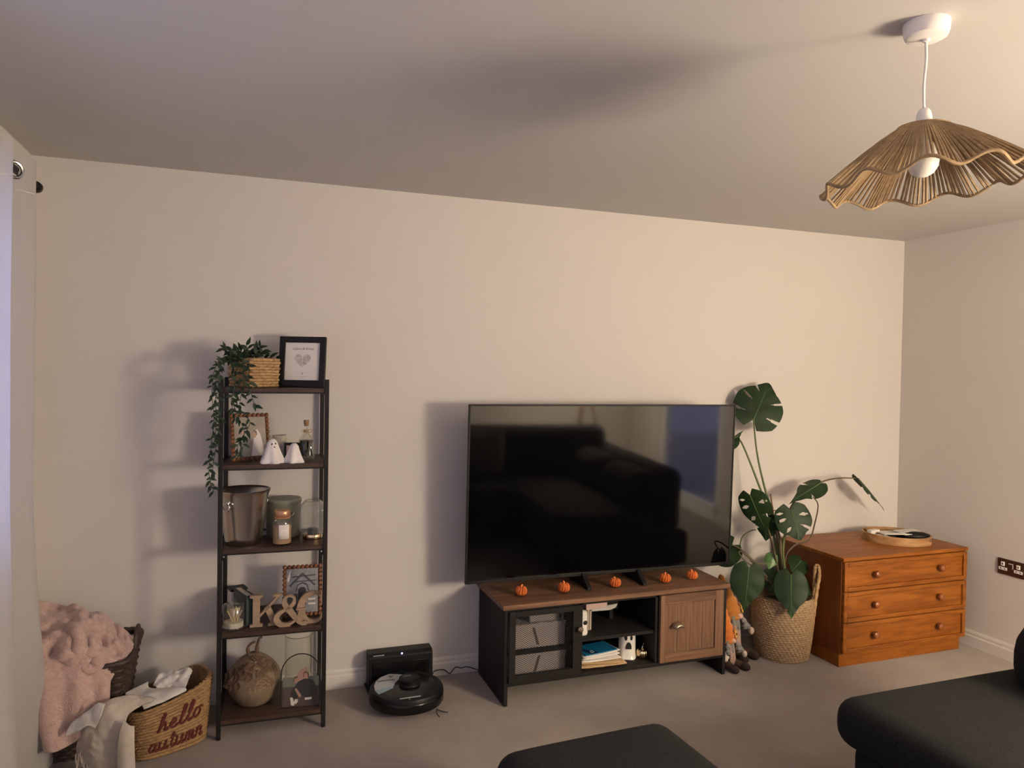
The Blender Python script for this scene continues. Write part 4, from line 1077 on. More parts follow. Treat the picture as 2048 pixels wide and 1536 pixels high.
b.mi = 6; b.prism([(-.022, .034), (-.010, .034), (-.010, .022), (-.018, .014), (-.026, .022)], .0004, .0008)
b.mi = 6; b.prism([(.018, .038), (.048, .038), (.046, .030), (.020, .028)], .0004, .0008)
part('photo', b, ['photo_plum', 'photo_green', 'photo_pink', 'photo_dark', 'photo_skin', 'photo_brown', 'photo_white'], t, smooth=0)
part('stand_rod', MB().tube([(-AW, 0, .004), (-AW * .6, .05, .003), (AW * .6, .05, .003), (AW, 0, .004)], .002, 6), 'black_metal', t)
# ------------------------------------------------------------------ pendant lamp
PX, PY = -2.375, -2.2
pl = thing('pendant_light', 'pendant lamp with wavy raffia shade and unlit white bulb hanging from the ceiling', 'pendant light', (PX, PY, 2.4))
part('ceiling_rose', MB().lathe([(.001, 0), (.051, 0), (.052, -.004), (.051, -.022), (.047, -.034), (.038, -.039), (.010, -.040), (.008, -.046), (.001, -.046)], 40), 'white_plastic', pl)
part('cord', MB().tube(cat([(0, 0, -.042), (.002, 0, -.09), (-.002, .001, -.15), (0, 0, -.215)], 6), .0033, 8), 'white_plastic', pl)
part('lamp_holder', MB().lathe([(.004, -.205), (.010, -.207), (.015, -.214), (.0175, -.225), (.018, -.240), (.020, -.242), (.020, -.262), (.017, -.265), (.016, -.280), (.001, -.280)], 24), 'white_plastic', pl)
part('bulb', MB().lathe([(.013, -.272), (.015, -.280), (.024, -.294), (.033, -.312), (.0365, -.330), (.034, -.348), (.025, -.363), (.012, -.371), (.0005, -.373)], 28), 'pearl', pl)
def rim(th):
    ph = 11 * (th + 2.381)
    r = .2225 + .007 * math.sin(ph + .8)
    z = -.388 + .0115 * math.cos(ph) + .014 * math.cos(th + .5)
    return V((r * math.cos(th), r * math.sin(th), z))
def top(th): return V((.058 * math.cos(th), .056 * math.sin(th), -.254))
shade = part('shade_rim', MB().tube([rim(2 * PI * i / 144) for i in range(144)], .0042, 7, True), 'raffia', pl)
part('shade_ring', MB().tube([top(2 * PI * i / 40) for i in range(40)], .004, 7, True)
     .tube([top(0), V((.02, 0, -.258)), V((-.02, 0, -.258)), top(PI)], .0018, 5).tube([top(PI / 2), V((0, .02, -.258)), V((0, -.02, -.258)), top(-PI / 2)], .0018, 5)
     .tube([(.020 * math.cos(2 * PI * i / 20), .020 * math.sin(2 * PI * i / 20), -.258) for i in range(20)], .002, 6, True), 'raffia', pl)
NS = 132
for i in range(NS):
    th = 2 * PI * i / NS
    th2 = th + random.uniform(-.010, .010)
    a, c = top(th), rim(th2)
    mid = (a + c) / 2 + V((0, 0, .004))
    part('raffia_strand', MB().tube([a, (a + mid) / 2 + V((0, 0, .002)), mid, (c + mid) / 2 + V((0, 0, .001)), c], [.0020, .0029, .0034, .0034, .0032], 5), 'raffia', shade, smooth=60)

# ------------------------------------------------------------------ curtain, rod
XR = -4.66
cr_ = thing('curtain_rod', 'dark metal curtain rod over the left window', 'curtain rod', (XR, -1.6, 2.185))
part('rod', MB().tube([(0, -1.2, 0), (0, 1.175, 0)], .0125, 16), 'black_metal', cr_)
part('finial', MB().lathe([(.001, 0), (.0185, 0), (.0205, .004), (.0205, .022), (.017, .027), (.001, .028)], 24, m=T(0, 1.175, 0) @ RX(-PI / 2)), 'black_metal', cr_)
part('bracket', MB().tube([(0, .0, -.012), (-.115, .0, -.012)], .008, 10).box(-.115, -.108, -.02, .02, -.045, .02), 'black_metal', cr_)
ct = thing('curtain', 'long pale eyelet curtain on the rod at the left wall', 'curtain', (0, 0, 0))
AM, PE, YE, YEND, YFAR = .050, .26, -.680, -.603, -1.42
def cur(y, z):
    k = 1 - z / 2.23
    fl = .28 * max(0, 1 - z / 1.1) ** 1.3 * max(0, 1 - (YEND - y) / .5)
    a = AM * (1 - .35 * k) * (1 + .25 * nz((y * 3, z * .8, 0), 1.0, 4))
    ph = 2 * PI * (y - YE) / PE + .5 * k * nz((y * 2, z, 1), 1.1, 2)
    x = XR + a * math.sin(ph) + .012 * k * nz((y * 4, z * 1.3, 2), 1.0) + .03 * max(0, k - .5) * max(0, 1 - (YEND - y) / .4)
    return V((x, y + fl + .010 * nz((0, z * 1.8, 3), 1.0) * k, max(z, .006)))
rows = []
ys = [YEND + (YFAR - YEND) * i / 120 for i in range(121)]
for z in [2.235 - (2.235 - .004) * j / 60 for j in range(61)]: rows.append([cur(y, z) for y in ys])
b = MB()
keep = MB().grid(rows)
eyes = [YE - PE / 2 * k for k in range(7)]
for f, _ in keep.f:
    c = sum((keep.v[i] for i in f), V()) / 4
    if any(math.hypot((c.y - y0) * 1.62, c.z - 2.182) < .020 for y0 in eyes): continue
    b.f.append((f, 0))
b.v = keep.v
part('fabric', b, 'curtain', ct, smooth=80)
part('header_hem', MB().grid([[cur(y, z) + V((.0015, 0, 0)) for y in ys] for z in (2.118, 2.114)]), 'white_cloth', ct)
for k, y0 in enumerate(eyes):
    c = cur(y0, 2.182); d = (cur(y0 + .004, 2.182) - cur(y0 - .004, 2.182)).normalized()
    nr = d.cross(V((0, 0, 1))).normalized()
    ring = [c + (d * math.cos(2 * PI * i / 32) + V((0, 0, 1)) * math.sin(2 * PI * i / 32)) * .0265 for i in range(32)]
    part('eyelet', MB().tube(ring, .0062, 8, True), 'chrome', ct)

# ------------------------------------------------------------------ robot vacuum, dock, cable
RXC, RYC = -3.228, -.285
dk = thing('vacuum_dock', 'black charging dock with a blue light standing against the wall', 'charging dock', (-3.217, -.055, 0), -.01)
part('tower', MB().add([(x, y, z) for x in (-.155, .155) for y, z in ((-.055, 0), (.035, 0), (.035, .176), (-.030, .176), (-.045, .160))],
     [(0, 1, 2, 3, 4), (9, 8, 7, 6, 5)] + [(i, (i + 1) % 5, (i + 1) % 5 + 5, i + 5) for i in range(5)]), 'black_plastic', dk, smooth=0, bevel=.004)
part('front_window', MB().box(-.135, .135, -.0565, -.05, .03, .135), 'black_gloss', dk, bevel=.001)
part('ramp', MB().add([(-.150, -.20, 0), (.140, -.20, 0), (.155, .03, 0), (-.165, .03, 0), (-.150, -.20, .004), (.140, -.20, .004), (.155, .03, .016), (-.165, .03, .016)],
     [(0, 1, 2, 3), (4, 5, 6, 7), (0, 1, 5, 4), (1, 2, 6, 5), (2, 3, 7, 6), (3, 0, 4, 7)]), 'black_plastic', dk, smooth=0, bevel=.002)
part('status_light', MB().ball((.004, -.041, .168), (.004, .003, .0035), 12, 8), 'led_blue', dk)
b = MB()
for i in range(7): b.box(-.132 + i * .0075, -.1265 + i * .0075, -.0405, -.036, .1655, .1695)
part('maker_mark', b, 'mark_light', dk, smooth=0)
rv = thing('robot_vacuum', 'round black robot vacuum with a pale film sticker, parked at its dock', 'robot vacuum', (RXC, RYC, 0.004), .12)
part('body', MB().lathe([(.001, .012), (.120, .010), (.150, .020), (.163, .040), (.166, .055), (.165, .082), (.160, .089), (.150, .0915), (.001, .0915)], 72), 'black_plastic', rv)
part('bumper', MB().lathe([(.1665, .028), (.169, .032), (.169, .066), (.1665, .070)], 72), 'black_gloss', rv)
part('lid_panel', MB().lathe([(.001, .0925), (.128, .0925), (.131, .0915), (.131, .090)], 64), 'black_gloss', rv)
tu = part('sensor_turret', MB().lathe([(.053, .091), (.051, .098), (.047, .100), (.047, .108), (.049, .110), (.049, .117), (.045, .120), (.001, .1205)], 48, c=(.018, .012, 0)), 'black_plastic', rv)
b = MB()
for i in range(7): b.box(-.008 + i * .0056, -.0038 + i * .0056, .026, .030, .1205, .1210)
part('maker_mark', b, 'mark_light', tu, smooth=0)
Mi = (T(RXC, RYC, .004) @ RZ(.12)).inverted()
def loc(px, py, z): q = Mi @ atz(px, py, z); q.z = .0931; return q
def flatpoly(l, m_, nm, dz=0): part(nm, MB().add([loc(*q, .0972) + V((0, 0, dz)) for q in l] + [loc(*q, .0972) + V((0, 0, dz + .0006)) for q in l],
    [tuple(range(len(l))), tuple(range(2 * len(l) - 1, len(l) - 1, -1))] + [(i, (i + 1) % len(l), (i + 1) % len(l) + len(l), i + len(l)) for i in range(len(l))]), m_, rv, smooth=0)
flatpoly([(748, 1372), (750, 1381), (757, 1389), (786, 1376), (790, 1366), (797, 1359), (811, 1354), (804, 1349), (778, 1348), (761, 1355), (752, 1363)], 'sticker', 'film_sticker')
flatpoly([(752, 1381), (757, 1389), (786, 1376), (787, 1372)], 'sticker_blue', 'sticker_band', .0008)
flatpoly([(755, 1362), (790, 1358), (789, 1360.5), (754, 1365)], 'sticker_grey', 'sticker_band', .0008)
flatpoly([(778, 1352), (786, 1352), (784, 1355), (778, 1355)], 'sticker_grey', 'sticker_mark', .0008)
flatpoly([(800, 1397), (842, 1391), (842, 1393), (800, 1399)], 'mark_light', 'button_strip', .0004)
part('button', MB().ball(tuple(loc(819, 1398, .0972)), (.003, .003, .002), 10, 6), 'mark_light', rv)
part('side_brush', MB().tube(cat([(.10, -.125, .012), (.125, -.145, .006), (.145, -.150, .002)], 4), .0022, 5).tube(cat([(.10, -.125, .012), (.09, -.155, .006), (.095, -.175, .002)], 4), .0022, 5), 'black_metal', rv)
part('wheel', MB().tube([(-.06, 0, .022), (-.035, 0, .022)], .026, 18).tube([(.06, 0, .022), (.035, 0, .022)], .026, 18), 'black_plastic', rv)
cb = []
for q in [(864, 1352), (868, 1343), (876, 1340), (889, 1340), (899, 1347), (905, 1341), (912, 1334), (922, 1336), (932, 1333.5), (945, 1336), (958, 1340), (975, 1342)]:
    p = at(*q, -.032); p.z = max(p.z, .004); cb.append(p)
o = part('power_cable', MB().tube(cat(cb, 4), .0022, 7), 'black_plastic')
tag(o, 'thin black cable trailing along the baseboard from dock to media stand', 'cable')

# ------------------------------------------------------------------ dark wicker basket with the pink blanket
wb = thing('wicker_basket', 'dark brown wicker basket under a pink blanket in the left corner', 'basket', (-4.548, -.205, 0))
NRW = 26
wp = [((.150 + .052 * i / (NRW * 3)), .004 + .372 * i / (NRW * 3)) for i in range(NRW * 3 + 1)]
def wv(th, r, z):
    row = z / .372 * NRW
    return (r * sqr(th, 8) * (1 + .022 * math.sin(2 * PI * row) + .020 * math.cos(26 * th + PI * math.floor(row))), z)
part('basket_wall', MB().lathe(wp, 208, mod=wv), 'wicker', wb, smooth=70)
part('basket_base', MB().lathe([(.001, .004), (.150, .004), (.150, .010), (.001, .010)], 48, mod=lambda th, r, z: (r * sqr(th, 8), z)), 'wicker', wb)
part('rim_braid', MB().tube([V((.203 * sqr(2 * PI * i / 120, 8) * math.cos(2 * PI * i / 120), .203 * sqr(2 * PI * i / 120, 8) * math.sin(2 * PI * i / 120), .376 + .003 * (i % 2))) for i in range(120)], .011, 8, True), 'wicker', wb)
for s_ in (-1, 1):
    hp = cat([(s_ * .203, -.062, .36), (s_ * .205, -.056, .415), (s_ * .207, -.030, .450), (s_ * .207, .012, .452), (s_ * .205, .036, .42), (s_ * .203, .042, .36)], 6)
    if s_ > 0: part('handle', MB().tube(hp, .0085, 8), 'wicker', wb)
    else: part('handle', MB().tube([p + V((.0, 0, 0)) for p in hp], .0115, 8), 'wicker', wb)
lin = [[(262, 1302, -.16), (268, 1280, -.12), (272, 1268, -.08)], [(262, 1322, -.20), (268, 1300, -.20), (274, 1282, -.15)], [(258, 1334, -.26), (266, 1320, -.26), (272, 1305, -.22)]]
o = part('basket_liner', MB().grid([[p - V((.012, 0, 0)) for p in r] for r in patch([[at(*q) for q in r] for r in lin], 5, 5)]), 'white_cloth', None, solid=.004)
tag(o, 'white cotton cloth showing beside the pink blanket at the wicker handle', 'cloth'); o.name = 'cotton_cloth'
ctrl = [[(52, 1240, -.05), (130, 1226, -.05), (200, 1244, -.06), (258, 1278, -.08)],
        [(52, 1214, -.15), (130, 1218, -.16), (205, 1244, -.17), (266, 1288, -.16)],
        [(52, 1258, -.30), (130, 1262, -.31), (200, 1278, -.31), (262, 1312, -.27)],
        [(52, 1310, -.41), (130, 1318, -.42), (188, 1322, -.41), (240, 1336, -.35)],
        [(60, 1370, -.45), (130, 1368, -.46), (178, 1366, -.45), (219, 1362, -.42)],
        [(72, 1430, -.47), (130, 1425, -.48), (178, 1412, -.47), (219, 1396, -.44)],
        [(92, 1505, -.49), (140, 1490, -.49), (180, 1455, -.485), (216, 1425, -.46)]]
rows = patch([[at(*q) for q in r] for r in ctrl], 14, 22)
nu, nv = len(rows), len(rows[0])
for i in range(nu):
    for j in range(nv):
        p = rows[i][j]; u, v_ = i / (nu - 1), j / (nv - 1)
        if u < .52:
            q = p * 7.5
            f = 1 - abs(noise.noise(V((q.x + .6 * noise.noise(q * .7), q.y * 1.1 + .3, q.z * 1.2)))) * 2.2
            f2 = 1 - abs(noise.noise(q * 2.3 + V((3, 1, 7)))) * 2.4
            p += V((.006, -.028, .032)) * (f + .45 * f2) * min(1, u * 6)
        else:
            f = math.sin(v_ * 15 + 1.5 * noise.noise(p * 5)) * .5 + noise.noise(p * 11) * .5
            p += V((0, -.018, 0)) * f * min(1, (u - .5) * 6)
        p += V((1, -1, 1)) * .003 * noise.noise(p * 42)
        p.x = max(p.x, L_ + .018); p.y = min(p.y, -.028); p.z = max(p.z, .010)
o = part('pink_blanket', MB().grid(rows), 'pink_plush', None, smooth=0, solid=.014, sub=0)
for pl_ in o.data.polygons: pl_.use_smooth = True
tag(o, 'fluffy pale pink blanket heaped over the dark wicker basket and down to the carpet', 'blanket')
for l in ([(118, 1268, -.38), (140, 1256, -.39), (158, 1272, -.42), (156, 1300, -.44), (134, 1320, -.45), (112, 1314, -.45)],
          [(158, 1316, -.43), (172, 1305, -.43), (190, 1312, -.43), (192, 1330, -.44), (176, 1340, -.45), (160, 1334, -.45)],
          [(160, 1258, -.30), (185, 1270, -.33), (172, 1284, -.36), (158, 1282, -.38)]):
    c = [p + V((0, .018, -.006)) + V((nz(p, 20, 1), nz(p, 20, 5), nz(p, 20, 9))) * .012 for p in cat([at(*q) for q in l], 9)]
    n = len(c); b = MB(); b.tube(c, [(.004 + .024 * math.sin(PI * min(1, max(0, i / (n - 1)))) ** .5 + .007 * nz(p, 34)) for i, p in enumerate(c)], 18)
    part('fold_roll', b, 'pink_plush', o, smooth=80)

# ------------------------------------------------------------------ lettered seagrass basket with throws
HA = .42; HC = V((-4.222, -.325, 0)); HX, HY = .165, .112
hb = thing('lettered_basket', 'tan seagrass basket lettered hello autumn, holding pale throws', 'basket', HC, HA)
def hb_pt(xl, t, off=0.0, side=-1):
    s = .86 + .14 * t
    X = xl * s; e = max(0.0, 1 - abs(xl / HX) ** 3.2) ** (1 / 3.2)
    zt = .222 + .036 * xl / HX + .006 * (xl / HX) ** 2
    return V((X, side * (HY * s * e + off), .004 + zt * t))
def hb_ring(t, wob=0.0, row=0):
    out = []; n = 120
    for i in range(n):
        th = 2 * PI * i / n
        cx, sx = math.cos(th), math.sin(th)
        xl = HX * math.copysign(abs(cx) ** (2 / 3.2), cx)
        s = .86 + .14 * t
        zt = .222 + .036 * xl / HX + .006 * (xl / HX) ** 2
        k = 1 + wob * (1 + .6 * math.sin(40 * th + 2.1 * row))
        out.append(V((xl * s * k, HY * s * k * math.copysign(abs(sx) ** (2 / 3.2), sx), .004 + zt * t)))
    return out
HR = 17
part('basket_wall', MB().grid([hb_ring(i / (HR * 4), .040 * abs(math.sin(PI * i / 4)), i // 4) for i in range(HR * 4 + 1)], cv=True)
     .grid([[p * 1.0 for p in hb_ring(1.0, .01)], hb_ring(1.0, -.06), [V((p.x * .93, p.y * .9, p.z)) for p in hb_ring(.2)], [V((p.x * .9, p.y * .88, .012)) for p in hb_ring(.05)]], cv=True), 'seagrass_orange', hb, smooth=70)
part('basket_base', MB().add(hb_ring(0) + [V((p.x * .9, p.y * .9, .012)) for p in hb_ring(0)], [tuple(range(120)), tuple(range(239, 119, -1))]), 'seagrass_orange', hb)
GL = {'h': (.78, [[(0, 0), (.22, 1.0), (.36, 1.9), (.28, 2.1), (.18, 1.6), (.12, 0)], [(.13, .4), (.35, .92), (.52, .8), (.5, .15), (.62, 0), (.78, .2)]]),
      'e': (.62, [[(0, .35), (.35, .55), (.40, .88), (.22, 1.0), (.06, .6), (.14, .12), (.36, 0), (.62, .25)]]),
      'l': (.48, [[(0, .15), (.26, 1.2), (.34, 1.95), (.24, 2.1), (.14, 1.6), (.14, .3), (.28, 0), (.48, .2)]]),
      'o': (.66, [[(.42, .92), (.16, .95), (.04, .5), (.16, .05), (.40, .08), (.52, .52), (.40, .94), (.66, .86)]]),
      'a': (.76, [[(.48, .85), (.22, 1.0), (.04, .5), (.16, .04), (.38, .2), (.52, .95)], [(.52, .95), (.48, .3), (.58, 0), (.76, .2)]]),
      'u': (.74, [[(0, 1), (0, .3), (.16, 0), (.38, .3), (.48, 1)], [(.48, 1), (.46, .25), (.56, 0), (.74, .2)]]),
      't': (.52, [[(.22, 1.7), (.18, .4), (.28, 0), (.52, .2)], [(0, 1.15), (.44, 1.22)]]),
      'm': (.86, [[(0, 0), (.05, 1)], [(.05, .6), (.2, 1), (.32, .8), (.30, 0)], [(.31, .6), (.46, 1), (.60, .8), (.58, .2), (.68, 0), (.86, .2)]]),
      'n': (.66, [[(0, 0), (.05, 1)], [(.05, .6), (.26, 1), (.42, .8), (.40, .2), (.50, 0), (.66, .2)]])}
def yarn(word, x0, x1, t0, sc, nm):
    W = sum(GL[c][0] + .06 for c in word); k = (x1 - x0) / W; x = 0
    b = MB()
    for ch in word:
        for st_ in GL[ch][1]:
            pts = [hb_pt(x0 + (x + px_ + .12 * pz_) * k, t0 + pz_ * sc, .0055) for px_, pz_ in [(q.x, q.z) for q in cat([(a, 0, c) for a, c in st_], 5)]]
            b.tube(pts, .0042, 7)
        x += GL[ch][0] + .06
    part(nm, b, 'yarn_rust', hb, label='rust red yarn lettering reading ' + word)
yarn('hello', -.072, .112, .50, .150, 'lettering')
yarn('autumn', -.108, .128, .15, .150, 'lettering')
def cloth(name, label, ctrl, m_, ku, kv, amp, fr, solid, cat_='throw'):
    rows = patch([[at(*q) for q in r] for r in ctrl], ku, kv)
    nv = len(rows[0])
    for i, r in enumerate(rows):
        for j, p in enumerate(r):
            f = noise.noise(V((p.x * fr, p.y * fr, p.z * fr * .6))) + .5 * noise.noise(p * fr * 2.1)
            p += V((.2, -.7, .6)) * amp * f
            p.z = max(p.z, .008)
    o = part(name, MB().grid(rows), m_, None, smooth=80, solid=solid)
    return tag(o, label, cat_)
th_ = cloth('throw', 'cream woven throw spilling over the left side of the lettered basket to the floor',
      [[(285, 1402, -.31), (310, 1398, -.33), (330, 1398, -.35)], [(225, 1404, -.40), (262, 1392, -.44), (310, 1400, -.43)], [(172, 1424, -.47), (208, 1412, -.52), (262, 1424, -.525)],
       [(160, 1464, -.49), (196, 1462, -.55), (250, 1456, -.57)], [(154, 1500, -.49), (196, 1504, -.55), (256, 1500, -.575)], [(158, 1530, -.48), (202, 1546, -.54), (262, 1560, -.57)]],
      'cream_cloth', 16, 20, .017, 17, .006)
rows = patch([[at(*q) for q in r] for r in [[(247, 1440, -.585), (258, 1450, -.595), (268, 1452, -.59)], [(238, 1480, -.60), (252, 1486, -.61), (268, 1490, -.60)], [(236, 1530, -.60), (250, 1536, -.61), (270, 1536, -.60)], [(236, 1560, -.60), (250, 1566, -.61), (270, 1566, -.60)]]], 8, 8)
for r in rows:
    for p in r: p.z = max(p.z, .006)
part('throw_fold', MB().grid(rows), 'cream_cloth', th_, smooth=80, solid=.010)
b = MB()
for i in range(26):
    p = at(152 + i * 3.2, 1508 + 6 * math.sin(i * 1.7), -.50 - .045 * i / 26)
    b.tube([p, p + V((random.uniform(-.003, .003), -.002, -.02)), p + V((random.uniform(-.006, .006), -.004, -.040 - .012 * random.random()))], .0019, 5)
part('fringe', b, 'cream_cloth', th_)
cloth('muslin_cloth', 'pale pointed muslin corner draped over the cream throw', [[(131, 1472, -.515), (140, 1450, -.515), (160, 1434, -.51)], [(158, 1462, -.53), (166, 1440, -.53), (178, 1420, -.53)], [(176, 1452, -.545), (186, 1432, -.55), (196, 1406, -.54)], [(190, 1456, -.56), (200, 1436, -.565), (210, 1408, -.55)]],
      'white_cloth', 8, 8, .010, 22, .004, 'cloth')
cloth('white_jumper', 'crumpled whitish garment rising at the back of the lettered basket', [[(306, 1372, -.30), (318, 1350, -.27), (336, 1346, -.25)], [(326, 1384, -.35), (340, 1362, -.30), (358, 1340, -.26)], [(350, 1388, -.37), (364, 1360, -.31), (376, 1334, -.27)], [(368, 1384, -.36), (376, 1362, -.31), (384, 1342, -.27)]],
      'white_cloth', 14, 14, .020, 26, .006, 'garment')
cloth('grey_scarf', 'taupe scarf lying along the rim of the lettered basket', [[(250, 1388, -.37), (268, 1378, -.34), (296, 1364, -.30)], [(256, 1398, -.40), (280, 1386, -.37), (304, 1378, -.34)], [(280, 1408, -.43), (320, 1392, -.41), (366, 1376, -.38)], [(288, 1418, -.45), (330, 1402, -.43), (372, 1382, -.39)]],
      'paper_grey', 8, 8, .012, 15, .008, 'scarf')

# ------------------------------------------------------------------ gnomes
def gnome(lab, p, rz, s, hat_m, hat_tip, brim_z, seed, pants):
    g = thing('gnome', lab, 'gnome', p, rz, 'autumn gnomes beside the media stand')
    def S_(l): return [V(q) * s for q in l]
    bz = brim_z
    part('body', MB().lathe([(q[0] * s, q[1] * s) for q in ((.002, .004), (.040, .004), (.052, .02), (.050, .06), (.044, .10), (.036, bz), (.02, bz + .03), (.002, bz + .035))], 24), pants, g)
    part('apron', MB().grid([[V((.050 * s * math.sin(a) * k, -.054 * s * math.cos(a) * k, z * s)) for a in [-.42 + .84 * i / 6 for i in range(7)]] for z, k in ((.018, .98), (.05, 1.02), (.09, .94), (bz - .01, .80))]), 'felt_pink', g, solid=.003)
    bt = MB()
    for z in (.085, .070, .055): bt.ball((-.012 * s, -.054 * s, z * s), (.0035 * s, .002, .0035 * s), 8, 6)
    part('button', bt, 'felt_cream', g)
    for x in (-.036, .036):
        part('leg', MB().tube([V(q) for q in S_([(x * .7, -.03, .022), (x, -.07, .020), (x * 1.05, -.085, .020)])], [.022 * s, .020 * s, .018 * s], 12), 'felt_brown', g)
        part('shoe', MB().ball((x * 1.1 * s, -.100 * s, .0205 * s), (.021 * s, .030 * s, .0205 * s), 16, 10), 'felt_dark', g)
        sg = 1 if x > 0 else -1
        arm = part('arm', MB().tube(cat(S_([(sg * .034, -.01, bz - .01), (sg * .058, -.03, bz - .035), (sg * .066, -.058, bz - .062)]), 5), [.013 * s] * 11, 12), 'wool_grey', g)
        part('mitten', MB().ball((sg * .068 * s, -.068 * s, (bz - .070) * s), (.014 * s, .012 * s, .017 * s), 14, 9).ball((sg * .058 * s, -.074 * s, (bz - .064) * s), (.006 * s, .006 * s, .008 * s), 10, 7), 'felt_cream', arm)
        pts = cat(S_([(sg * .026, -.036, bz + .002), (sg * .038, -.050, bz - .03), (sg * .040, -.056, bz - .058)]), 6)
        part('plait', MB().tube(pts, [(.011 + .0030 * math.sin(i * 1.6)) * s for i in range(len(pts))], 10), 'wool_grey', g)
    rows = [[V(((.030 - .022 * v) * s * math.sin(a) * 1.1, (-.043 - .012 * v) * s * math.cos(a), (bz + .006 - v * .060 + .004 * math.sin(a * 9)) * s)) for a in [-1.3 + 2.6 * i / 12 for i in range(13)]] for v in [k / 6 for k in range(7)]]
    part('beard', MB().grid(rows), 'wool_grey', g, solid=.006 * s)
    part('nose', MB().ball((.002 * s, -.052 * s, (bz + .004) * s), (.0135 * s, .0125 * s, .0125 * s), 14, 9), 'nose_skin', g)
    hx, hz = hat_tip
    hp = cat([V((0, 0, bz - .004)) * s, V((hx * .12, -.002, bz + .04)) * s, V((hx * .36, 0, bz + (hz - bz) * .42)) * s, V((hx * .70, 0, bz + (hz - bz) * .74)) * s, V((hx, 0, hz)) * s], 7)
    n = len(hp)
    ht = part('hat', MB().tube(hp, [s * (.052 * (1 - i / (n - 1)) ** .8 + .004 + .0022 * math.sin(i * 1.3)) for i in range(n)], 22), hat_m, g, smooth=70)
    part('hat_brim', MB().tube([V((.052 * math.cos(2 * PI * i / 28), .052 * math.sin(2 * PI * i / 28), bz - .002)) * s for i in range(28)], .0065 * s, 8, True), hat_m, ht)
    fc = V((.026, -.046, bz + .034)) * s
    Mf = T(*fc) @ RZ(.5) @ RX(PI / 2 - .25)
    fl_ = MB()
    for i in range(9):
        a = 2 * PI * i / 9
        fl_.ball((0, 0, 0), (.0042 * s, .0095 * s, .0024 * s), 8, 6, m=Mf @ RZ(a) @ T(0, .0125 * s, 0))
    fw = part('flower', fl_, 'felt_yellow', ht)
    part('flower_centre', MB().ball((0, 0, .002 * s), (.007 * s, .007 * s, .004 * s), 12, 8, m=Mf), 'felt_dark', ht)
    part('felt_leaf', MB().ball((0, 0, 0), (.007 * s, .019 * s, .0022 * s), 8, 6, m=Mf @ RZ(-.3) @ T(0, .026 * s, -.002)).ball((0, 0, 0), (.006 * s, .016 * s, .0022 * s), 8, 6, m=Mf @ RZ(.6) @ T(0, .024 * s, -.002)), hat_m, ht)
gnome('smaller gnome with bright orange hat sitting against the media stand side', (-1.535, -.335, 0), .18, 1.0, 'hat_orange', (-.040, .350), .140, 1, 'felt_dark')
gnome('taller gnome with mustard hat sitting behind the orange hatted one', (-1.425, -.215, 0), .30, 1.22, 'hat_mustard', (-.075, .372), .182, 2, 'felt_brown')

# ------------------------------------------------------------------ monstera in its basket
MC = V((-1.146, -.305, 0))
mo_ = thing('monstera_plant', 'tall monstera plant in a woven seagrass basket beside the teak chest', 'plant', MC)
MR = 27
def mprof(u): return .134 + .026 * math.sin(u * PI * .62) ** .8
mp_ = [(mprof(i / (MR * 4)), .003 + .335 * i / (MR * 4)) for i in range(MR * 4 + 1)]
def mw(th, r, z):
    row = z / .335 * MR
    return (r * (1 + .024 * abs(math.sin(PI * row)) * (1 + .8 * math.sin(44 * th + 2.3 * math.floor(row))) + .006 * nz((math.cos(th), math.sin(th), z * 4), 2.0)), z + .004 * math.sin(3 * th))
bk = part('basket', MB().lathe(mp_, 220, mod=mw).lathe([(mprof(1), .338), (mprof(1) * .95, .338), (mprof(1) * .93, .27)], 60), 'seagrass', mo_, smooth=70)
part('basket_base', MB().lathe([(.001, .003), (.134, .003), (.134, .01), (.001, .01)], 60), 'seagrass', bk)
part('soil', MB().lathe([(.001, .285), (.147, .28)], 40), 'soil', mo_)
for l in ([(1623, 1262, -.43), (1628, 1225, -.43), (1634, 1180, -.42), (1639, 1150, -.41), (1637, 1133, -.40), (1631, 1134, -.39), (1629, 1158, -.38), (1627, 1196, -.38)],):
    c = cat([at(*q) - MC for q in l], 8)
    part('handle', MB().tube(c, [.0095 + .0016 * math.sin(i * 1.9) for i in range(len(c))], 10), 'seagrass_pale', bk)
hl = cat([V((-.150, .06, .20)), V((-.152, .05, .30)), V((-.15, .02, .40)), V((-.15, -.03, .42)), V((-.152, -.055, .33)), V((-.150, -.06, .20))], 8)
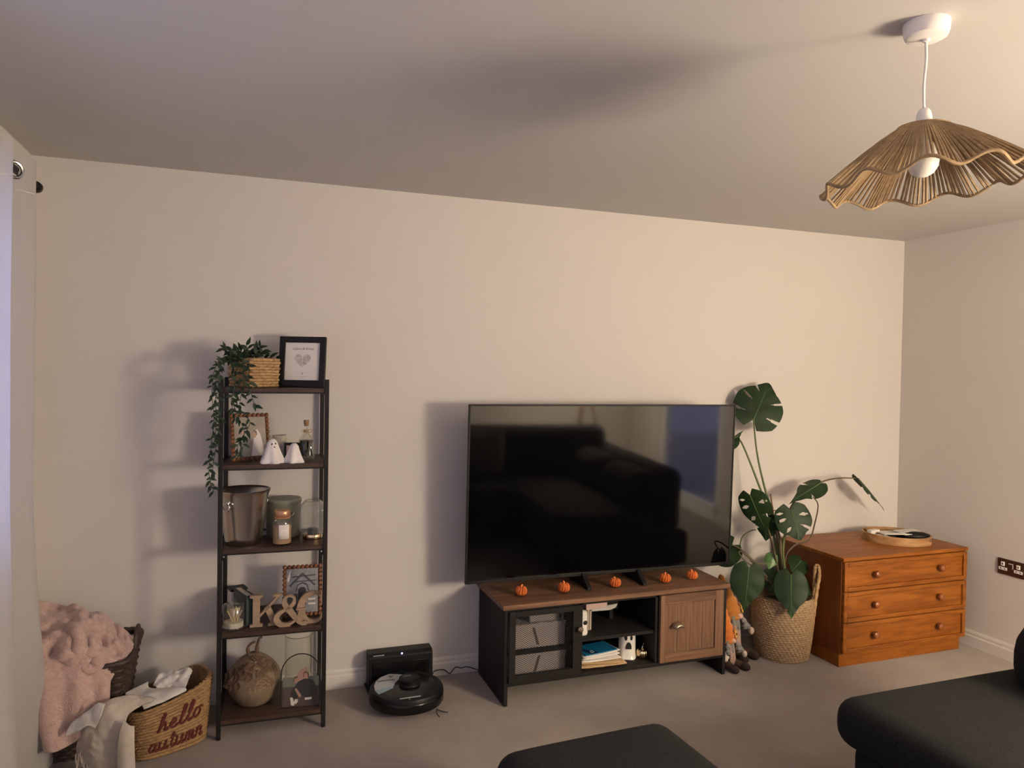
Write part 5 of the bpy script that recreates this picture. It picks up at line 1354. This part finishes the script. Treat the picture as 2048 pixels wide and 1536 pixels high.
def leaf(B_, T_, W, n, slits=(), droop=.12, fold=.15, mname='leaf_green', lobes=.62, flip=1.0):
    """heart shaped leaf, B_ where the stalk meets it, T_ the tip, slits (side, u, v0, v1, half width)"""
    B_, T_ = V(B_), V(T_); a = T_ - B_; Ln = a.length; a.normalize(); n = V(n); n = (n - a * n.dot(a)).normalized(); s = a.cross(n)
    NU, NV = 110, 22
    b = MB()
    for side in (-1, 1):
        pts = []
        for i in range(NU + 1):
            u = i / NU
            ang = math.radians(150 - 135 * u ** .62)
            ln = W * (.46 + .14 * math.sin(PI * min(1, u * 1.7)) - .44 * max(0, (u - .35) / .65) ** 1.35)
            if u < .12: ln *= .72 + .28 * (u / .12)
            row = []
            for j in range(NV + 1):
                v = j / NV
                d = a * math.cos(ang) + s * side * math.sin(ang)
                q = a * (Ln * .96 * u ** 1.15) + d * (ln * v) + a * (.12 * ln * v * v)
                tt = max(0, q.dot(a)) / Ln
                lat = abs(q.dot(s)) / W
                q = q - n * (droop * Ln * tt * tt) - n * (fold * W * lat * lat * 2) + n * (.012 * W * math.sin(u * 24) * v)
                row.append(q)
            pts.append(row)
        vs = [B_ + q for r in pts for q in r]
        fs = []
        for i in range(NU):
            for j in range(NV):
                uc, vc = (i + .5) / NU, (j + .5) / NV
                cut = False
                for sd, u0, v0, v1, hw in slits:
                    if sd == side and v0 < vc < v1:
                        k = math.sin(PI * min(1, (vc - v0) / max(.05, (min(1, v1) - v0)))) if v1 < 1 else min(1, (vc - v0) / .3)
                        if abs(uc - u0) < hw * max(.35, k): cut = True
                if not cut:
                    k = NV + 1
                    fs.append((i * k + j, i * k + j + 1, (i + 1) * k + j + 1, (i + 1) * k + j))
        b.add(vs, fs)
    b.v = [p - MC for p in b.v]
    o = part('leaf', b, mname, mo_, smooth=60, solid=.0012)
    mid = [B_ - MC + a * (Ln * .96 * (i / 8) ** 1.15) - n * (droop * Ln * (i / 8) ** 2.3) + n * .0012 for i in range(9)]
    part('midrib', MB().tube(mid, [.0028 - .0022 * i / 8 for i in range(9)], 6), 'leaf_young', o)
    return o
def petiole(l, r0, r1, m_='stem_green'):
    c = cat([at(*q) - MC for q in l], 8); n = len(c)
    return part('stalk', MB().tube(c, [r0 + (r1 - r0) * i / (n - 1) for i in range(n)], 9), m_, mo_)
F_ = V((-.55, -.80, .15))
SL = ((-1, .20, .45, 2, .018), (1, .22, .45, 2, .02), (-1, .42, .40, .92, .02), (1, .45, .5, 2, .018), (-1, .62, .55, 2, .018))
SH = ((-1, .25, .35, .85, .03), (1, .28, .35, .85, .03), (-1, .48, .35, 2, .025), (1, .50, .35, .9, .035), (1, .16, .5, .9, .02))
# stalks
petiole([(1568, 1190, -.29), (1560, 1110, -.27), (1548, 1040, -.24), (1528, 970, -.20), (1514, 905, -.17), (1507, 838, -.15)], .0085, .0042)
petiole([(1562, 1190, -.29), (1552, 1095, -.26), (1535, 1020, -.22), (1512, 955, -.18), (1490, 900, -.15), (1478, 878, -.145), (1468, 876, -.15)], .008, .0038)
petiole([(1572, 1190, -.30), (1566, 1110, -.30), (1572, 1060, -.29), (1582, 1015, -.27), (1610, 980, -.24), (1648, 962, -.20), (1682, 956, -.19), (1716, 957, -.18)], .008, .0036, 'stem_brown')
petiole([(1565, 1190, -.30), (1548, 1100, -.31), (1530, 1040, -.32), (1522, 1015, -.33), (1512, 1003, -.34), (1502, 1000, -.35)], .006, .0034, 'stem_brown')
petiole([(1575, 1190, -.32), (1566, 1100, -.33), (1574, 1055, -.34), (1584, 1030, -.35), (1582, 1020, -.36)], .006, .0036)
petiole([(1578, 1190, -.30), (1570, 1120, -.30), (1590, 1090, -.32), (1618, 1080, -.32), (1630, 1045, -.28), (1636, 1010, -.25), (1626, 994, -.24)], .006, .003, 'stem_brown')
petiole([(1558, 1190, -.31), (1530, 1150, -.33), (1505, 1120, -.30), (1480, 1098, -.25), (1464, 1090, -.22)], .006, .004, 'stem_brown')
petiole([(1556, 1185, -.30), (1520, 1145, -.36), (1500, 1118, -.38), (1484, 1104, -.39), (1478, 1106, -.40), (1490, 1122, -.41), (1505, 1132, -.42)], .005, .003, 'stem_brown')
petiole([(1570, 1190, -.33), (1576, 1165, -.38), (1582, 1150, -.43)], .005, .0035)
petiole([(1478, 1104, -.20), (1484, 1075, -.22), (1500, 1062, -.26), (1512, 1060, -.30)], .004, .0025)
petiole([(1545, 1125, -.30), (1520, 1128, -.32), (1500, 1122, -.34)], .003, .002)
part('stem', MB().tube(cat([at(*q) - MC for q in [(1570, 1195, -.30), (1566, 1140, -.30), (1558, 1080, -.29), (1550, 1050, -.285)]], 6), .013, 10), 'stem_brown', mo_)
part('support_cane', MB().tube([at(1570, 1195, -.24) - MC, at(1541, 988, -.24) - MC], .0045, 8).tube([at(1536, 1021, -.235) - MC, at(1556, 1021, -.235) - MC], .003, 6).tube([at(1550, 1053, -.235) - MC, at(1566, 1053, -.235) - MC], .003, 6), 'bamboo', mo_)
# leaves
leaf(at(1508, 838, -.15), at(1541, 762, -.13), .235, V((-.45, -.88, .05)), SL, droop=.10, fold=.10)
leaf(at(1500, 990, -.35), at(1537, 1080, -.36), .135, V((-.80, -.50, .30)), SH, droop=.10, fold=.18)
leaf(at(1582, 1020, -.36), at(1602, 1082, -.42), .165, V((-.40, -.85, .35)), SH, droop=.08, fold=.12)
leaf(at(1642, 966, -.22), at(1578, 1004, -.33), .110, V((.15, -.42, .90)), ((1, .3, .55, 2, .03), (-1, .45, .5, 2, .02)), droop=.06, fold=.2)
leaf(at(1716, 957, -.18), at(1776, 1020, -.16), .12, V((.72, -.42, .55)), ((1, .3, .4, 2, .03), (-1, .4, .4, 2, .03), (1, .62, .4, 2, .03)), droop=.06, fold=.25)
leaf(at(1470, 876, -.15), at(1410, 905, -.11), .085, V((-.1, -.25, .95)), (), droop=.10, fold=.5)
leaf(at(1470, 877, -.15), at(1488, 855, -.14), .020, V((-.1, -.45, .85)), (), droop=.3, fold=.5)
leaf(at(1464, 1090, -.21), at(1412, 1128, -.13), .15, V((-.35, -.85, .38)), ((1, .35, .5, 2, .02),), droop=.05, fold=.1)
leaf(at(1498, 1136, -.43), at(1489, 1226, -.45), .145, V((-.45, -.85, .25)), (), droop=.06, fold=.14)
leaf(at(1582, 1150, -.44), at(1583, 1240, -.525), .145, V((-.55, -.75, .38)), ((1, .72, .7, 2, .02),), droop=.05, fold=.16)
leaf(at(1592, 1160, -.36), at(1626, 1188, -.40), .12, V((-.2, -.6, .75)), (), droop=.12, fold=.12)
leaf(at(1556, 1150, -.30), at(1540, 1182, -.36), .14, V((-.6, -.7, .4)), (), droop=.1, fold=.15)
leaf(at(1602, 1122, -.30), at(1585, 1142, -.34), .10, V((-.3, -.8, .5)), (), droop=.1, fold=.15)
leaf(at(1535, 1035, -.27), at(1530, 1085, -.25), .11, V((-.75, -.55, .2)), ((1, .4, .4, 2, .03),), droop=.1, fold=.2)
leaf(at(1545, 1110, -.29), at(1538, 1140, -.31), .06, V((-.5, -.8, .3)), (), droop=.1, fold=.3, mname='leaf_young')
